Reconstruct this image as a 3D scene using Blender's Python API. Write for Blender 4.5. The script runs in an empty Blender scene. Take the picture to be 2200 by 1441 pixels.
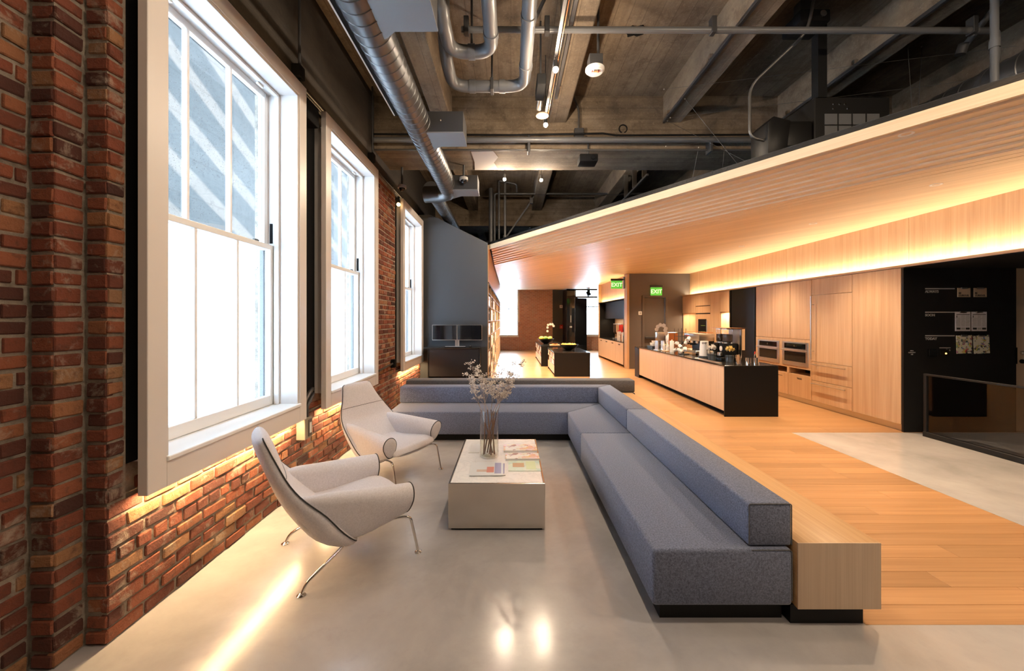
import bpy, bmesh, math, random
from mathutils import Vector, Matrix
random.seed(7)
sc = bpy.context.scene
col = sc.collection
PI = math.pi

# ------------------------------------------------------------------ camera
H = 1.65
cam_d = bpy.data.cameras.new('camera')
cam_d.sensor_width = 36.0
cam_d.lens = 850.0 / 2200.0 * 36.0
cam_d.shift_x = 3.0 / 2200.0
cam_d.shift_y = -34.5 / 2200.0
cam_d.clip_start = 0.05
cam = bpy.data.objects.new('camera', cam_d)
cam.location = (0, 0, H)
cam.rotation_euler = (PI / 2, 0, 0)
col.objects.link(cam)
sc.camera = cam

# ------------------------------------------------------------------ world, sun, exposure
w = bpy.data.worlds.new('sky')
sc.world = w
w.use_nodes = True
bg = w.node_tree.nodes['Background']
bg.inputs['Color'].default_value = (0.54, 0.77, 1.0, 1)
bg.inputs['Strength'].default_value = 21.0
sun_d = bpy.data.lights.new('sun', 'SUN')
sun_d.energy = 18.0
sun_d.angle = math.radians(0.6)
sun_d.color = (1.0, 0.96, 0.9)
sun = bpy.data.objects.new('sun', sun_d)
sun.rotation_euler = Vector((-0.62, -0.16, -0.77)).to_track_quat('-Z', 'Y').to_euler()
col.objects.link(sun)
vs = sc.view_settings
vs.view_transform = 'Standard'
vs.look = 'None'
vs.exposure = 0.55
vs.gamma = 1.0
vs.use_curve_mapping = False
cy = sc.cycles
cy.use_denoising = True
cy.use_adaptive_sampling = True
cy.adaptive_threshold = 0.02
cy.max_bounces = 9
cy.diffuse_bounces = 5
cy.glossy_bounces = 4
cy.transmission_bounces = 8
cy.transparent_max_bounces = 12
cy.caustics_reflective = False
cy.caustics_refractive = False
cy.sample_clamp_indirect = 6.0

WARM = (1.0, 0.66, 0.33)
WARM2 = (1.0, 0.74, 0.47)

def area_light(name, loc, size, size_y, energy, color, direction, spread=PI, long=(0, 1, 0)):
    d = bpy.data.lights.new(name, 'AREA')
    d.shape = 'RECTANGLE'; d.size = size; d.size_y = size_y
    d.energy = energy; d.color = color; d.spread = spread
    o = bpy.data.objects.new(name, d)
    o.location = loc
    zz_ = -Vector(direction).normalized()
    xx_ = Vector(long).cross(zz_).normalized()
    yy_ = zz_.cross(xx_)
    o.rotation_euler = Matrix((xx_, yy_, zz_)).transposed().to_euler()
    col.objects.link(o)
    return o

def spot_light(name, loc, direction, energy, color, angle=70, blend=0.6, radius=0.04):
    d = bpy.data.lights.new(name, 'SPOT')
    d.energy = energy; d.color = color
    d.spot_size = math.radians(angle); d.spot_blend = blend
    d.shadow_soft_size = radius
    o = bpy.data.objects.new(name, d)
    o.location = loc
    o.rotation_euler = Vector(direction).to_track_quat('-Z', 'Y').to_euler()
    col.objects.link(o)
    return o

# ------------------------------------------------------------------ mesh helpers
class B:
    def __init__(self):
        self.bm = bmesh.new()
    def box(self, x0, x1, y0, y1, z0, z1, bev=0.0, seg=1):
        if x1 < x0: x0, x1 = x1, x0
        if y1 < y0: y0, y1 = y1, y0
        if z1 < z0: z0, z1 = z1, z0
        vs_ = [self.bm.verts.new(p) for p in ((x0, y0, z0), (x1, y0, z0), (x1, y1, z0), (x0, y1, z0),
                                              (x0, y0, z1), (x1, y0, z1), (x1, y1, z1), (x0, y1, z1))]
        fs = []
        for idx in ((3, 2, 1, 0), (4, 5, 6, 7), (0, 1, 5, 4), (1, 2, 6, 5), (2, 3, 7, 6), (3, 0, 4, 7)):
            fs.append(self.bm.faces.new([vs_[i] for i in idx]))
        if bev > 0:
            es = list({e for f in fs for e in f.edges})
            bmesh.ops.bevel(self.bm, geom=es, offset=bev, segments=seg, profile=0.5, affect='EDGES')
        return self
    def prism(self, poly, axis, a0, a1, bev=0.0):
        """poly: 2-D points; axis 'x','y','z' is the extrusion axis, the others in order."""
        def P(u, v, a):
            return {'x': (a, u, v), 'y': (u, a, v), 'z': (u, v, a)}[axis]
        n = len(poly)
        A = [self.bm.verts.new(P(u, v, a0)) for u, v in poly]
        C = [self.bm.verts.new(P(u, v, a1)) for u, v in poly]
        fs = [self.bm.faces.new(A[::-1]), self.bm.faces.new(C)]
        for i in range(n):
            j = (i + 1) % n
            fs.append(self.bm.faces.new([A[i], A[j], C[j], C[i]]))
        bmesh.ops.recalc_face_normals(self.bm, faces=fs)
        if bev > 0:
            es = list({e for f in fs for e in f.edges})
            bmesh.ops.bevel(self.bm, geom=es, offset=bev, segments=2, profile=0.5, affect='EDGES')
        return self
    def loft(self, rings, cap=True, closed=False):
        R = [[self.bm.verts.new(p) for p in r] for r in rings]
        n = len(R[0]); fs = []
        m = len(R) if closed else len(R) - 1
        for k in range(m):
            a, b = R[k], R[(k + 1) % len(R)]
            for i in range(n):
                j = (i + 1) % n
                fs.append(self.bm.faces.new([a[i], a[j], b[j], b[i]]))
        if cap and not closed:
            fs.append(self.bm.faces.new(R[0][::-1])); fs.append(self.bm.faces.new(R[-1]))
        bmesh.ops.recalc_face_normals(self.bm, faces=fs)
        return self
    def tube(self, pts, r, seg=10, cap=True, closed=False):
        pts = [Vector(p) for p in pts]
        rr = r if isinstance(r, (list, tuple)) else [r] * len(pts)
        rings = []; up = None
        n = len(pts)
        for i, p in enumerate(pts):
            if closed:
                t = (pts[(i + 1) % n] - pts[i - 1])
            else:
                t = (pts[min(i + 1, n - 1)] - pts[max(i - 1, 0)])
            t.normalize()
            if up is None:
                up = Vector((0, 0, 1)) if abs(t.z) < 0.9 else Vector((1, 0, 0))
            s = t.cross(up)
            if s.length < 1e-5:
                s = t.orthogonal()
            s.normalize(); u = s.cross(t).normalized(); up = u
            rings.append([p + (s * math.cos(2 * PI * k / seg) + u * math.sin(2 * PI * k / seg)) * rr[i] for k in range(seg)])
        return self.loft(rings, cap, closed)
    def cyl(self, p0, p1, r0, r1=None, seg=16):
        return self.tube([p0, p1], [r0, r0 if r1 is None else r1], seg)
    def lathe(self, prof, c=(0, 0, 0), seg=24, cap=True, axis='z'):
        rings = []
        for r, h in prof:
            ring = []
            for k in range(seg):
                a = 2 * PI * k / seg
                q = (r * math.cos(a), r * math.sin(a), h)
                if axis == 'y': q = (q[0], q[2], q[1])
                if axis == 'x': q = (q[2], q[0], q[1])
                ring.append((c[0] + q[0], c[1] + q[1], c[2] + q[2]))
            rings.append(ring)
        return self.loft(rings, cap)
    def ball(self, c, r, sub=1, sc3=(1, 1, 1)):
        m = Matrix.Translation(c) @ Matrix.Diagonal((sc3[0], sc3[1], sc3[2], 1))
        bmesh.ops.create_icosphere(self.bm, subdivisions=sub, radius=r, matrix=m)
        return self
    def quad(self, *pts):
        self.bm.faces.new([self.bm.verts.new(p) for p in pts])
        return self
    def mesh(self, name):
        me = bpy.data.meshes.new(name)
        self.bm.to_mesh(me); self.bm.free()
        return me

def finish(me, m, smooth):
    if m is not None and len(me.materials) == 0: me.materials.append(m)
    if smooth is not None and len(me.polygons):
        me.polygons.foreach_set('use_smooth', [True] * len(me.polygons))
        if smooth < 179:
            me.set_sharp_from_angle(angle=math.radians(smooth))
def put(name, b, m, parent=None, smooth=35, loc=None, rot=None, label=None, cat=None, group=None, kind=None):
    """link one mesh object. Parts are modelled in world space; their empty only sits at the thing's base."""
    me = b.mesh(name) if isinstance(b, B) else b
    finish(me, m, smooth)
    o = bpy.data.objects.new(name, me)
    col.objects.link(o)
    if loc is not None: o.location = loc
    if rot is not None: o.rotation_euler = rot
    if parent is not None:
        o.parent = parent
        if not parent.get('_local'):
            o.matrix_parent_inverse = base_matrix(parent).inverted()
    tag(o, label, cat, group, kind)
    return o
def base_matrix(o):
    mm = Matrix.LocRotScale(o.location, o.rotation_euler, o.scale)
    if o.parent is not None:
        mm = base_matrix(o.parent) @ o.matrix_parent_inverse @ mm
    return mm
def tag(o, label=None, cat=None, group=None, kind=None):
    if label: o['label'] = label
    if cat: o['category'] = cat
    if group: o['group'] = group
    if kind: o['kind'] = kind
    return o
def thing(name, label, cat, loc=(0, 0, 0), rz=0, group=None, kind=None, local=False):
    o = bpy.data.objects.new(name, None)
    o.empty_display_size = 0.1
    o.location = loc; o.rotation_euler = (0, 0, rz)
    if local: o['_local'] = 1
    col.objects.link(o)
    return tag(o, label, cat, group, kind)
def copy_tree(o, parent=None):
    c = o.copy(); col.objects.link(c); c.parent = parent
    for ch in list(o.children): copy_tree(ch, c)
    return c
def struct(name, b, m, label, smooth=35, parent=None):
    return put(name, b, m, parent, smooth, label=label, kind='structure')
def text_mesh(s, size, extrude=0.001, bold=0.0, align='LEFT'):
    cu = bpy.data.curves.new('lettering', 'FONT')
    cu.body = s; cu.size = size; cu.extrude = extrude; cu.offset = bold; cu.align_x = align
    cu.resolution_u = 3
    o = bpy.data.objects.new('lettering', cu)
    col.objects.link(o)
    dg = bpy.context.evaluated_depsgraph_get()
    me = bpy.data.meshes.new_from_object(o.evaluated_get(dg))
    bpy.data.objects.remove(o); bpy.data.curves.remove(cu)
    return me
def lettering(name, s, size, m, parent, loc, rot, bold=0.0, align='LEFT', extrude=0.001):
    me = text_mesh(s, size, extrude, bold, align)
    return put(name, me, m, parent, None, loc=loc, rot=rot)
def arc(c, r, a0, a1, n, plane='xy'):
    out = []
    for i in range(n + 1):
        a = a0 + (a1 - a0) * i / n
        u, v = r * math.cos(a), r * math.sin(a)
        out.append({'xy': (c[0] + u, c[1] + v, c[2]), 'xz': (c[0] + u, c[1], c[2] + v), 'yz': (c[0], c[1] + u, c[2] + v)}[plane])
    return out
def rounded(pts, r, n=5):
    """polyline with rounded corners"""
    pts = [Vector(p) for p in pts]
    out = [pts[0]]
    for i in range(1, len(pts) - 1):
        a, b, c = pts[i - 1], pts[i], pts[i + 1]
        d0 = (a - b); d1 = (c - b)
        rr = min(r, d0.length * 0.49, d1.length * 0.49)
        p0 = b + d0.normalized() * rr; p1 = b + d1.normalized() * rr
        for k in range(n + 1):
            t = k / n
            out.append(p0 * (1 - t) ** 2 + b * 2 * t * (1 - t) + p1 * t * t)
    out.append(pts[-1])
    return out

# ------------------------------------------------------------------ materials
def new_mat(name, base=(0.8, 0.8, 0.8), rough=0.5, metal=0.0, **kw):
    m = bpy.data.materials.new(name); m.use_nodes = True
    b = m.node_tree.nodes['Principled BSDF']
    b.inputs['Base Color'].default_value = (*base, 1)
    b.inputs['Roughness'].default_value = rough
    b.inputs['Metallic'].default_value = metal
    for k, v in kw.items():
        b.inputs[k].default_value = v
    return m
def N(nt, t, **inp):
    n = nt.nodes.new(t)
    for k, v in inp.items():
        k2 = k.replace('_', ' ')
        if k2 in n.inputs: n.inputs[k2].default_value = v
        else: setattr(n, k, v)
    return n
def coords(nt, scale=(1, 1, 1), rot=(0, 0, 0), rnd=0.0, world=False):
    if world:
        src = N(nt, 'ShaderNodeNewGeometry').outputs['Position']
    else:
        src = N(nt, 'ShaderNodeTexCoord').outputs['Object']
    if any(rot):
        mr = N(nt, 'ShaderNodeMapping'); mr.inputs['Rotation'].default_value = rot
        nt.links.new(src, mr.inputs['Vector']); src = mr.outputs['Vector']
    mp = N(nt, 'ShaderNodeMapping')
    mp.inputs['Scale'].default_value = scale
    nt.links.new(src, mp.inputs['Vector'])
    if rnd:
        oi = N(nt, 'ShaderNodeObjectInfo')
        ml = N(nt, 'ShaderNodeMath', operation='MULTIPLY'); ml.inputs[1].default_value = rnd
        nt.links.new(oi.outputs['Random'], ml.inputs[0])
        cx = N(nt, 'ShaderNodeCombineXYZ')
        for i in range(3): nt.links.new(ml.outputs[0], cx.inputs[i])
        nt.links.new(cx.outputs[0], mp.inputs['Location'])
    return mp.outputs['Vector']
def noise(nt, vec, scale, detail=4, rough=0.55, dist=0.0):
    n = N(nt, 'ShaderNodeTexNoise')
    n.inputs['Scale'].default_value = scale; n.inputs['Detail'].default_value = detail
    n.inputs['Roughness'].default_value = rough; n.inputs['Distortion'].default_value = dist
    nt.links.new(vec, n.inputs['Vector'])
    return n.outputs['Fac']
def ramp(nt, fac, stops):
    r = N(nt, 'ShaderNodeValToRGB')
    e = r.color_ramp.elements
    while len(e) > 1: e.remove(e[-1])
    e[0].position = stops[0][0]; e[0].color = (*stops[0][1], 1)
    for p, c in stops[1:]:
        q = e.new(p); q.color = (*c, 1)
    nt.links.new(fac, r.inputs['Fac'])
    return r.outputs['Color']
def mixc(nt, a, b, fac, blend='MIX'):
    n = N(nt, 'ShaderNodeMix', data_type='RGBA', blend_type=blend)
    for s, v in ((n.inputs[6], a), (n.inputs[7], b), (n.inputs[0], fac)):
        if isinstance(v, (int, float)): s.default_value = v
        elif isinstance(v, tuple): s.default_value = (*v, 1)
        else: nt.links.new(v, s)
    return n.outputs[2]
def math_(nt, op, a, b=0.0, c=None):
    n = N(nt, 'ShaderNodeMath', operation=op)
    for i, v in enumerate((a, b, c)):
        if v is None: continue
        if isinstance(v, (int, float)): n.inputs[i].default_value = v
        else: nt.links.new(v, n.inputs[i])
    return n.outputs[0]
def bump(nt, height, strength, dist=0.01):
    n = N(nt, 'ShaderNodeBump')
    n.inputs['Strength'].default_value = strength; n.inputs['Distance'].default_value = dist
    nt.links.new(height, n.inputs['Height'])
    nt.links.new(n.outputs['Normal'], nt.nodes['Principled BSDF'].inputs['Normal'])
def setc(m, c): m.node_tree.links.new(c, m.node_tree.nodes['Principled BSDF'].inputs['Base Color'])
def setr(m, c): m.node_tree.links.new(c, m.node_tree.nodes['Principled BSDF'].inputs['Roughness'])

def wood_mat(name, dark, light, axis, rough=0.45, vary=0.18, rot=0.0, world=False, rough_tex=False, scale=1.0):
    m = new_mat(name, light, rough); nt = m.node_tree
    s = {'x': (0.5, 14, 14), 'y': (14, 0.5, 14), 'z': (14, 14, 0.5)}[axis]
    s = tuple(q * scale for q in s)
    v = coords(nt, s, (0, 0, rot), rnd=40.0, world=world)
    n1 = noise(nt, v, 1.0, 3, 0.6, 0.6)
    v2 = coords(nt, tuple(q * 9 if q > 2 else q * 3 for q in s), (0, 0, rot), rnd=17.0, world=world)
    n2 = noise(nt, v2, 1.0, 2, 0.5)
    f = math_(nt, 'MULTIPLY_ADD', n2, 0.45, math_(nt, 'MULTIPLY', n1, 0.62))
    c = ramp(nt, f, [(0.3, dark), (0.72, light)])
    oi = N(nt, 'ShaderNodeObjectInfo')
    br = math_(nt, 'MULTIPLY_ADD', oi.outputs['Random'], vary, 1.0 - vary / 2)
    hsv = N(nt, 'ShaderNodeHueSaturation')
    nt.links.new(c, hsv.inputs['Color']); nt.links.new(br, hsv.inputs['Value'])
    setc(m, hsv.outputs['Color'])
    bump(nt, n2, 0.05, 0.002)
    return m

def brick_mat():
    m = new_mat('old_brick', (0.4, 0.14, 0.08), 0.9); nt = m.node_tree
    oi = N(nt, 'ShaderNodeObjectInfo')
    at = N(nt, 'ShaderNodeAttribute', attribute_name='rnd')
    r = math_(nt, 'FRACT', math_(nt, 'ADD', oi.outputs['Random'], at.outputs['Fac']))
    c = ramp(nt, r, [(0.0, (0.06, 0.02, 0.015)), (0.2, (0.14, 0.04, 0.024)), (0.5, (0.235, 0.065, 0.034)),
                     (0.8, (0.30, 0.095, 0.045)), (0.94, (0.34, 0.165, 0.075)), (1.0, (0.29, 0.155, 0.08))])
    v = coords(nt, world=True)
    n1 = noise(nt, v, 22, 5, 0.65)
    c = mixc(nt, c, (0.07, 0.03, 0.022), ramp(nt, n1, [(0.52, (0, 0, 0)), (0.75, (0.75, 0.75, 0.75))]))
    n2 = noise(nt, v, 7, 6, 0.7, 0.4)
    c = mixc(nt, c, (0.46, 0.38, 0.30), ramp(nt, n2, [(0.55, (0, 0, 0)), (0.70, (0.75, 0.75, 0.75))]))
    setc(m, c)
    n3 = noise(nt, v, 60, 6, 0.75)
    bump(nt, math_(nt, 'ADD', n3, n1), 0.9, 0.012)
    return m
def mortar_mat():
    m = new_mat('lime_mortar', (0.4, 0.34, 0.28), 0.95); nt = m.node_tree
    v = coords(nt, world=True)
    n = noise(nt, v, 9, 6, 0.7)
    setc(m, ramp(nt, n, [(0.3, (0.17, 0.14, 0.11)), (0.5, (0.36, 0.30, 0.24)), (0.75, (0.52, 0.45, 0.36))]))
    bump(nt, noise(nt, v, 45, 6, 0.8), 1.0, 0.02)
    return m
def polished_concrete():
    m = new_mat('polished_concrete', (0.45, 0.42, 0.39), 0.2); nt = m.node_tree
    v = coords(nt, world=True)
    n = noise(nt, v, 1.3, 8, 0.62, 0.3)
    n2 = noise(nt, v, 7.0, 6, 0.7)
    c = ramp(nt, n, [(0.3, (0.305, 0.295, 0.30)), (0.52, (0.395, 0.38, 0.385)), (0.72, (0.465, 0.448, 0.452))])
    c = mixc(nt, c, (0.32, 0.303, 0.30), ramp(nt, n2, [(0.55, (0, 0, 0)), (0.8, (0.5, 0.5, 0.5))]))
    setc(m, c)
    setr(m, ramp(nt, n2, [(0.3, (0.13,) * 3), (0.7, (0.24,) * 3)]))
    bump(nt, noise(nt, v, 3.0, 3, 0.5), 0.03, 0.01)
    m.node_tree.nodes['Principled BSDF'].inputs['Specular IOR Level'].default_value = 0.55
    return m
def board_concrete(name, axis, pitch=0.17, dark=(0.046, 0.033, 0.022), mid=(0.13, 0.096, 0.064), light=(0.245, 0.19, 0.134)):
    """board-marked concrete; axis = direction across the boards"""
    m = new_mat(name, mid, 0.9); nt = m.node_tree
    g = N(nt, 'ShaderNodeNewGeometry')
    sp = N(nt, 'ShaderNodeSeparateXYZ'); nt.links.new(g.outputs['Position'], sp.inputs[0])
    a = sp.outputs['xyz'.index(axis)]
    q = math_(nt, 'DIVIDE', a, pitch)
    fr = math_(nt, 'FRACT', q)
    line = math_(nt, 'LESS_THAN', fr, 0.05)
    wn = N(nt, 'ShaderNodeTexWhiteNoise', noise_dimensions='1D')
    nt.links.new(math_(nt, 'FLOOR', q), wn.inputs['W'])
    st = {'x': (5, 0.5, 3), 'y': (0.5, 5, 3), 'z': (0.6, 0.6, 7)}[axis]
    v = coords(nt, st, world=True)
    n1 = noise(nt, v, 2.0, 7, 0.65, 0.5)
    v0 = coords(nt, world=True)
    n0 = noise(nt, v0, 1.1, 6, 0.7)
    f = math_(nt, 'ADD', math_(nt, 'MULTIPLY', n1, 0.35), math_(nt, 'MULTIPLY', n0, 0.75))
    f = math_(nt, 'ADD', f, math_(nt, 'MULTIPLY_ADD', wn.outputs['Value'], 0.09, -0.045))
    c = ramp(nt, f, [(0.3, dark), (0.52, mid), (0.78, light)])
    n5 = noise(nt, v0, 5.0, 8, 0.75, 0.3)
    c = mixc(nt, c, tuple(q * 0.35 for q in mid), ramp(nt, n5, [(0.52, (0, 0, 0)), (0.72, (0.8, 0.8, 0.8))]))
    n6 = noise(nt, v0, 38.0, 5, 0.7)
    c = mixc(nt, c, tuple(min(1, q * 1.25) for q in light), ramp(nt, n6, [(0.55, (0, 0, 0)), (0.75, (0.5, 0.5, 0.5))]))
    c = mixc(nt, c, (0.03, 0.024, 0.018), math_(nt, 'MULTIPLY', line, 0.4))
    setc(m, c)
    h = math_(nt, 'SUBTRACT', math_(nt, 'ADD', math_(nt, 'MULTIPLY', n1, 0.5), math_(nt, 'MULTIPLY', n6, 0.5)), line)
    bump(nt, h, 0.6, 0.01)
    return m
def felt_mat(name, c0, c1, scale=300):
    m = new_mat(name, c0, 0.95); nt = m.node_tree
    v = coords(nt)
    n = noise(nt, v, scale * 0.35, 3, 0.7)
    n2 = noise(nt, v, scale, 1, 0.5)
    f = math_(nt, 'ADD', math_(nt, 'MULTIPLY', n, 0.6), math_(nt, 'MULTIPLY', n2, 0.4))
    setc(m, ramp(nt, f, [(0.36, c0), (0.64, c1)]))
    bump(nt, n2, 0.25, 0.002)
    b = nt.nodes['Principled BSDF']
    b.inputs['Sheen Weight'].default_value = 0.25
    b.inputs['Sheen Roughness'].default_value = 0.5
    return m
def glass_mat(name, tint=(1, 1, 1), rough=0.0, spec=0.5, mix=0.92):
    """thin architectural glass: transparent with Fresnel reflection"""
    m = bpy.data.materials.new(name); m.use_nodes = True; nt = m.node_tree
    nt.nodes.remove(nt.nodes['Principled BSDF'])
    out = nt.nodes['Material Output']
    t = N(nt, 'ShaderNodeBsdfTransparent'); t.inputs['Color'].default_value = (*tint, 1)
    gl = N(nt, 'ShaderNodeBsdfGlossy'); gl.inputs['Roughness'].default_value = rough
    lw = N(nt, 'ShaderNodeLayerWeight')
    fr = math_(nt, 'MULTIPLY_ADD', math_(nt, 'POWER', lw.outputs['Facing'], 5.0), 0.9, 0.035)
    mx = N(nt, 'ShaderNodeMixShader')
    nt.links.new(fr, mx.inputs[0]); nt.links.new(t.outputs[0], mx.inputs[1]); nt.links.new(gl.outputs[0], mx.inputs[2])
    nt.links.new(mx.outputs[0], out.inputs['Surface'])
    return m
def emit_mat(name, c, s):
    m = new_mat(name, c, 0.5)
    b = m.node_tree.nodes['Principled BSDF']
    b.inputs['Emission Color'].default_value = (*c, 1); b.inputs['Emission Strength'].default_value = s
    return m
def marble_mat():
    m = new_mat('white_marble', (0.8, 0.8, 0.8), 0.2); nt = m.node_tree
    v = coords(nt)
    n = noise(nt, v, 5, 8, 0.65, 1.6)
    f = math_(nt, 'ABSOLUTE', math_(nt, 'SUBTRACT', n, 0.5))
    setc(m, ramp(nt, f, [(0.0, (0.76, 0.77, 0.79)), (0.03, (0.86, 0.86, 0.87)), (0.2, (0.9, 0.9, 0.9))]))
    return m
def dirty_glass():
    m = glass_mat('window_glass', (0.97, 0.985, 1.0)); nt = m.node_tree
    out = nt.nodes['Material Output']
    surf = out.inputs['Surface'].links[0].from_socket
    v = coords(nt, world=True)
    n = N(nt, 'ShaderNodeTexVoronoi'); n.inputs['Scale'].default_value = 70
    nt.links.new(v, n.inputs['Vector'])
    n2 = noise(nt, v, 2.2, 3)
    n3 = noise(nt, v, 160, 2)
    spot = math_(nt, 'MULTIPLY', math_(nt, 'LESS_THAN', n.outputs['Distance'], 0.22), math_(nt, 'GREATER_THAN', n2, 0.44))
    spot = math_(nt, 'MULTIPLY', spot, math_(nt, 'GREATER_THAN', n3, 0.52))
    d = N(nt, 'ShaderNodeBsdfDiffuse'); d.inputs['Color'].default_value = (0.25, 0.24, 0.22, 1)
    mx = N(nt, 'ShaderNodeMixShader')
    nt.links.new(math_(nt, 'MULTIPLY', spot, 0.55), mx.inputs[0]); nt.links.new(surf, mx.inputs[1]); nt.links.new(d.outputs[0], mx.inputs[2])
    nt.links.new(mx.outputs[0], out.inputs['Surface'])
    return m

def plank_floor_mat():
    m = new_mat('oak_floor_far', (0.5, 0.3, 0.15), 0.3); nt = m.node_tree
    v = coords(nt, world=True)
    bt = N(nt, 'ShaderNodeTexBrick')
    bt.inputs['Scale'].default_value = 1.0
    bt.inputs['Brick Width'].default_value = 2.1; bt.inputs['Row Height'].default_value = 0.154
    bt.inputs['Mortar Size'].default_value = 0.0015
    bt.inputs['Color1'].default_value = (0.34, 0.17, 0.07, 1); bt.inputs['Color2'].default_value = (0.45, 0.25, 0.115, 1)
    bt.inputs['Mortar'].default_value = (0.16, 0.08, 0.035, 1)
    nt.links.new(v, bt.inputs['Vector'])
    v2 = coords(nt, (0.6, 16, 1), world=True)
    n = noise(nt, v2, 2.0, 3)
    c = mixc(nt, bt.outputs['Color'], (0.48, 0.28, 0.13), math_(nt, 'MULTIPLY', n, 0.6))
    setc(m, c)
    return m
def far_brick_mat():
    m = new_mat('brickwork_far', (0.4, 0.15, 0.1), 0.9); nt = m.node_tree
    g = N(nt, 'ShaderNodeNewGeometry')
    sp = N(nt, 'ShaderNodeSeparateXYZ'); nt.links.new(g.outputs['Position'], sp.inputs[0])
    cx = N(nt, 'ShaderNodeCombineXYZ')
    nt.links.new(math_(nt, 'ADD', sp.outputs[0], sp.outputs[1]), cx.inputs[0]); nt.links.new(sp.outputs[2], cx.inputs[1])
    bt = N(nt, 'ShaderNodeTexBrick')
    bt.inputs['Scale'].default_value = 1.0
    bt.inputs['Brick Width'].default_value = 0.215; bt.inputs['Row Height'].default_value = 0.078
    bt.inputs['Mortar Size'].default_value = 0.009
    bt.inputs['Color1'].default_value = (0.42, 0.19, 0.135, 1); bt.inputs['Color2'].default_value = (0.54, 0.27, 0.19, 1)
    bt.inputs['Mortar'].default_value = (0.5, 0.43, 0.37, 1)
    nt.links.new(cx.outputs[0], bt.inputs['Vector'])
    n = noise(nt, coords(nt, world=True), 3, 6, 0.7)
    setc(m, mixc(nt, bt.outputs['Color'], (0.40, 0.34, 0.28), ramp(nt, n, [(0.5, (0, 0, 0)), (0.75, (0.6, 0.6, 0.6))])))
    bump(nt, bt.outputs['Fac'], -0.5, 0.01)
    return m
def print_mat(name, bgc, cols, scale, thr=0.5):
    m = new_mat(name, bgc, 0.35); nt = m.node_tree
    v = coords(nt)
    vo = N(nt, 'ShaderNodeTexVoronoi'); vo.inputs['Scale'].default_value = scale
    nt.links.new(v, vo.inputs['Vector'])
    sep = N(nt, 'ShaderNodeSeparateColor'); nt.links.new(vo.outputs['Color'], sep.inputs[0])
    n = len(cols)
    c = ramp(nt, sep.outputs[0], [(i / n, q) for i, q in enumerate(cols)])
    nt.nodes[-1] if False else None
    nz = noise(nt, v, scale * 0.55, 3)
    setc(m, mixc(nt, bgc, c, math_(nt, 'GREATER_THAN', nz, thr)))
    return m

MT = {}
MT['brick'] = brick_mat(); MT['mortar'] = mortar_mat(); MT['farbrick'] = far_brick_mat()
MT['concrete'] = polished_concrete()
MT['slab'] = board_concrete('board_marked_slab', 'x')
MT['beam'] = board_concrete('board_marked_beam', 'z')
MT['beam_soffit'] = board_concrete('board_marked_soffit', 'y')
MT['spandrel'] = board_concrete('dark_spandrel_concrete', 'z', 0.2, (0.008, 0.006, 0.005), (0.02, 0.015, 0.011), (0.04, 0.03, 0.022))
OAK_D, OAK_L = (0.44, 0.265, 0.14), (0.60, 0.40, 0.235)
MT['oak_z'] = wood_mat('oak_veneer_upright', OAK_D, OAK_L, 'z', 0.42, 0.08)
MT['oak_y'] = wood_mat('oak_veneer_along', OAK_D, OAK_L, 'y', 0.42, 0.06)
MT['oak_ledge'] = wood_mat('oak_ledge_veneer', (0.43, 0.245, 0.112), (0.59, 0.37, 0.19), 'y', 0.36, 0.04)
MT['oak_pale'] = wood_mat('pale_oak_veneer_upright', (0.50, 0.36, 0.25), (0.64, 0.49, 0.35), 'z', 0.42, 0.06)
MT['oak_ceil'] = wood_mat('oak_ceiling_slat', (0.62, 0.44, 0.265), (0.79, 0.61, 0.405), 'y', 0.45, 0.12, rot=-math.atan(0.6654))
MT['oak_floor'] = wood_mat('oak_floor_plank', (0.30, 0.155, 0.07), (0.46, 0.262, 0.128), 'x', 0.28, 0.30)
MT['oak_floor_far'] = plank_floor_mat()
MT['slate'] = new_mat('slate_grey_paint', (0.042, 0.047, 0.054), 0.55)
MT['taupe'] = new_mat('taupe_grey_paint', (0.12, 0.10, 0.088), 0.5)
MT['taupe_door'] = new_mat('taupe_door_paint', (0.105, 0.088, 0.078), 0.4)
MT['white'] = new_mat('white_paint', (0.66, 0.62, 0.59), 0.35)
MT['white_bright'] = new_mat('white_gloss', (0.8, 0.8, 0.79), 0.3)
MT['black'] = new_mat('black_laminate', (0.006, 0.0055, 0.0055), 0.42, **{'Specular IOR Level': 0.25})
MT['blacksteel'] = new_mat('blackened_steel', (0.008, 0.0078, 0.008), 0.42, **{'Specular IOR Level': 0.35})
MT['blackmatt'] = new_mat('matt_black', (0.007, 0.007, 0.0075), 0.8, **{'Specular IOR Level': 0.12})
MT['stone'] = new_mat('black_stone_top', (0.018, 0.016, 0.015), 0.12)
MT['felt'] = felt_mat('blue_grey_felt', (0.05, 0.063, 0.1), (0.195, 0.226, 0.335))
MT['felt_dark'] = felt_mat('charcoal_felt', (0.045, 0.046, 0.052), (0.12, 0.122, 0.135))
MT['wool'] = felt_mat('pale_lilac_wool', (0.56, 0.535, 0.565), (0.71, 0.685, 0.72), 260)
MT['chrome'] = new_mat('polished_chrome', (0.78, 0.76, 0.73), 0.08, 1.0)
MT['steel'] = new_mat('brushed_steel', (0.62, 0.58, 0.53), 0.28, 1.0)
MT['mirror_steel'] = new_mat('polished_steel_panel', (0.66, 0.61, 0.56), 0.16, 1.0)
MT['galv'] = new_mat('galvanised_duct', (0.115, 0.115, 0.118), 0.38, 0.8)
MT['pipe'] = new_mat('grey_painted_pipe', (0.095, 0.096, 0.10), 0.36)
MT['pipe_dark'] = new_mat('dark_iron_pipe', (0.03, 0.03, 0.032), 0.45)
MT['conduit'] = new_mat('dull_conduit', (0.10, 0.095, 0.09), 0.4, 0.6)
MT['diffuser'] = new_mat('grey_duct_box', (0.15, 0.15, 0.153), 0.45)
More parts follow.
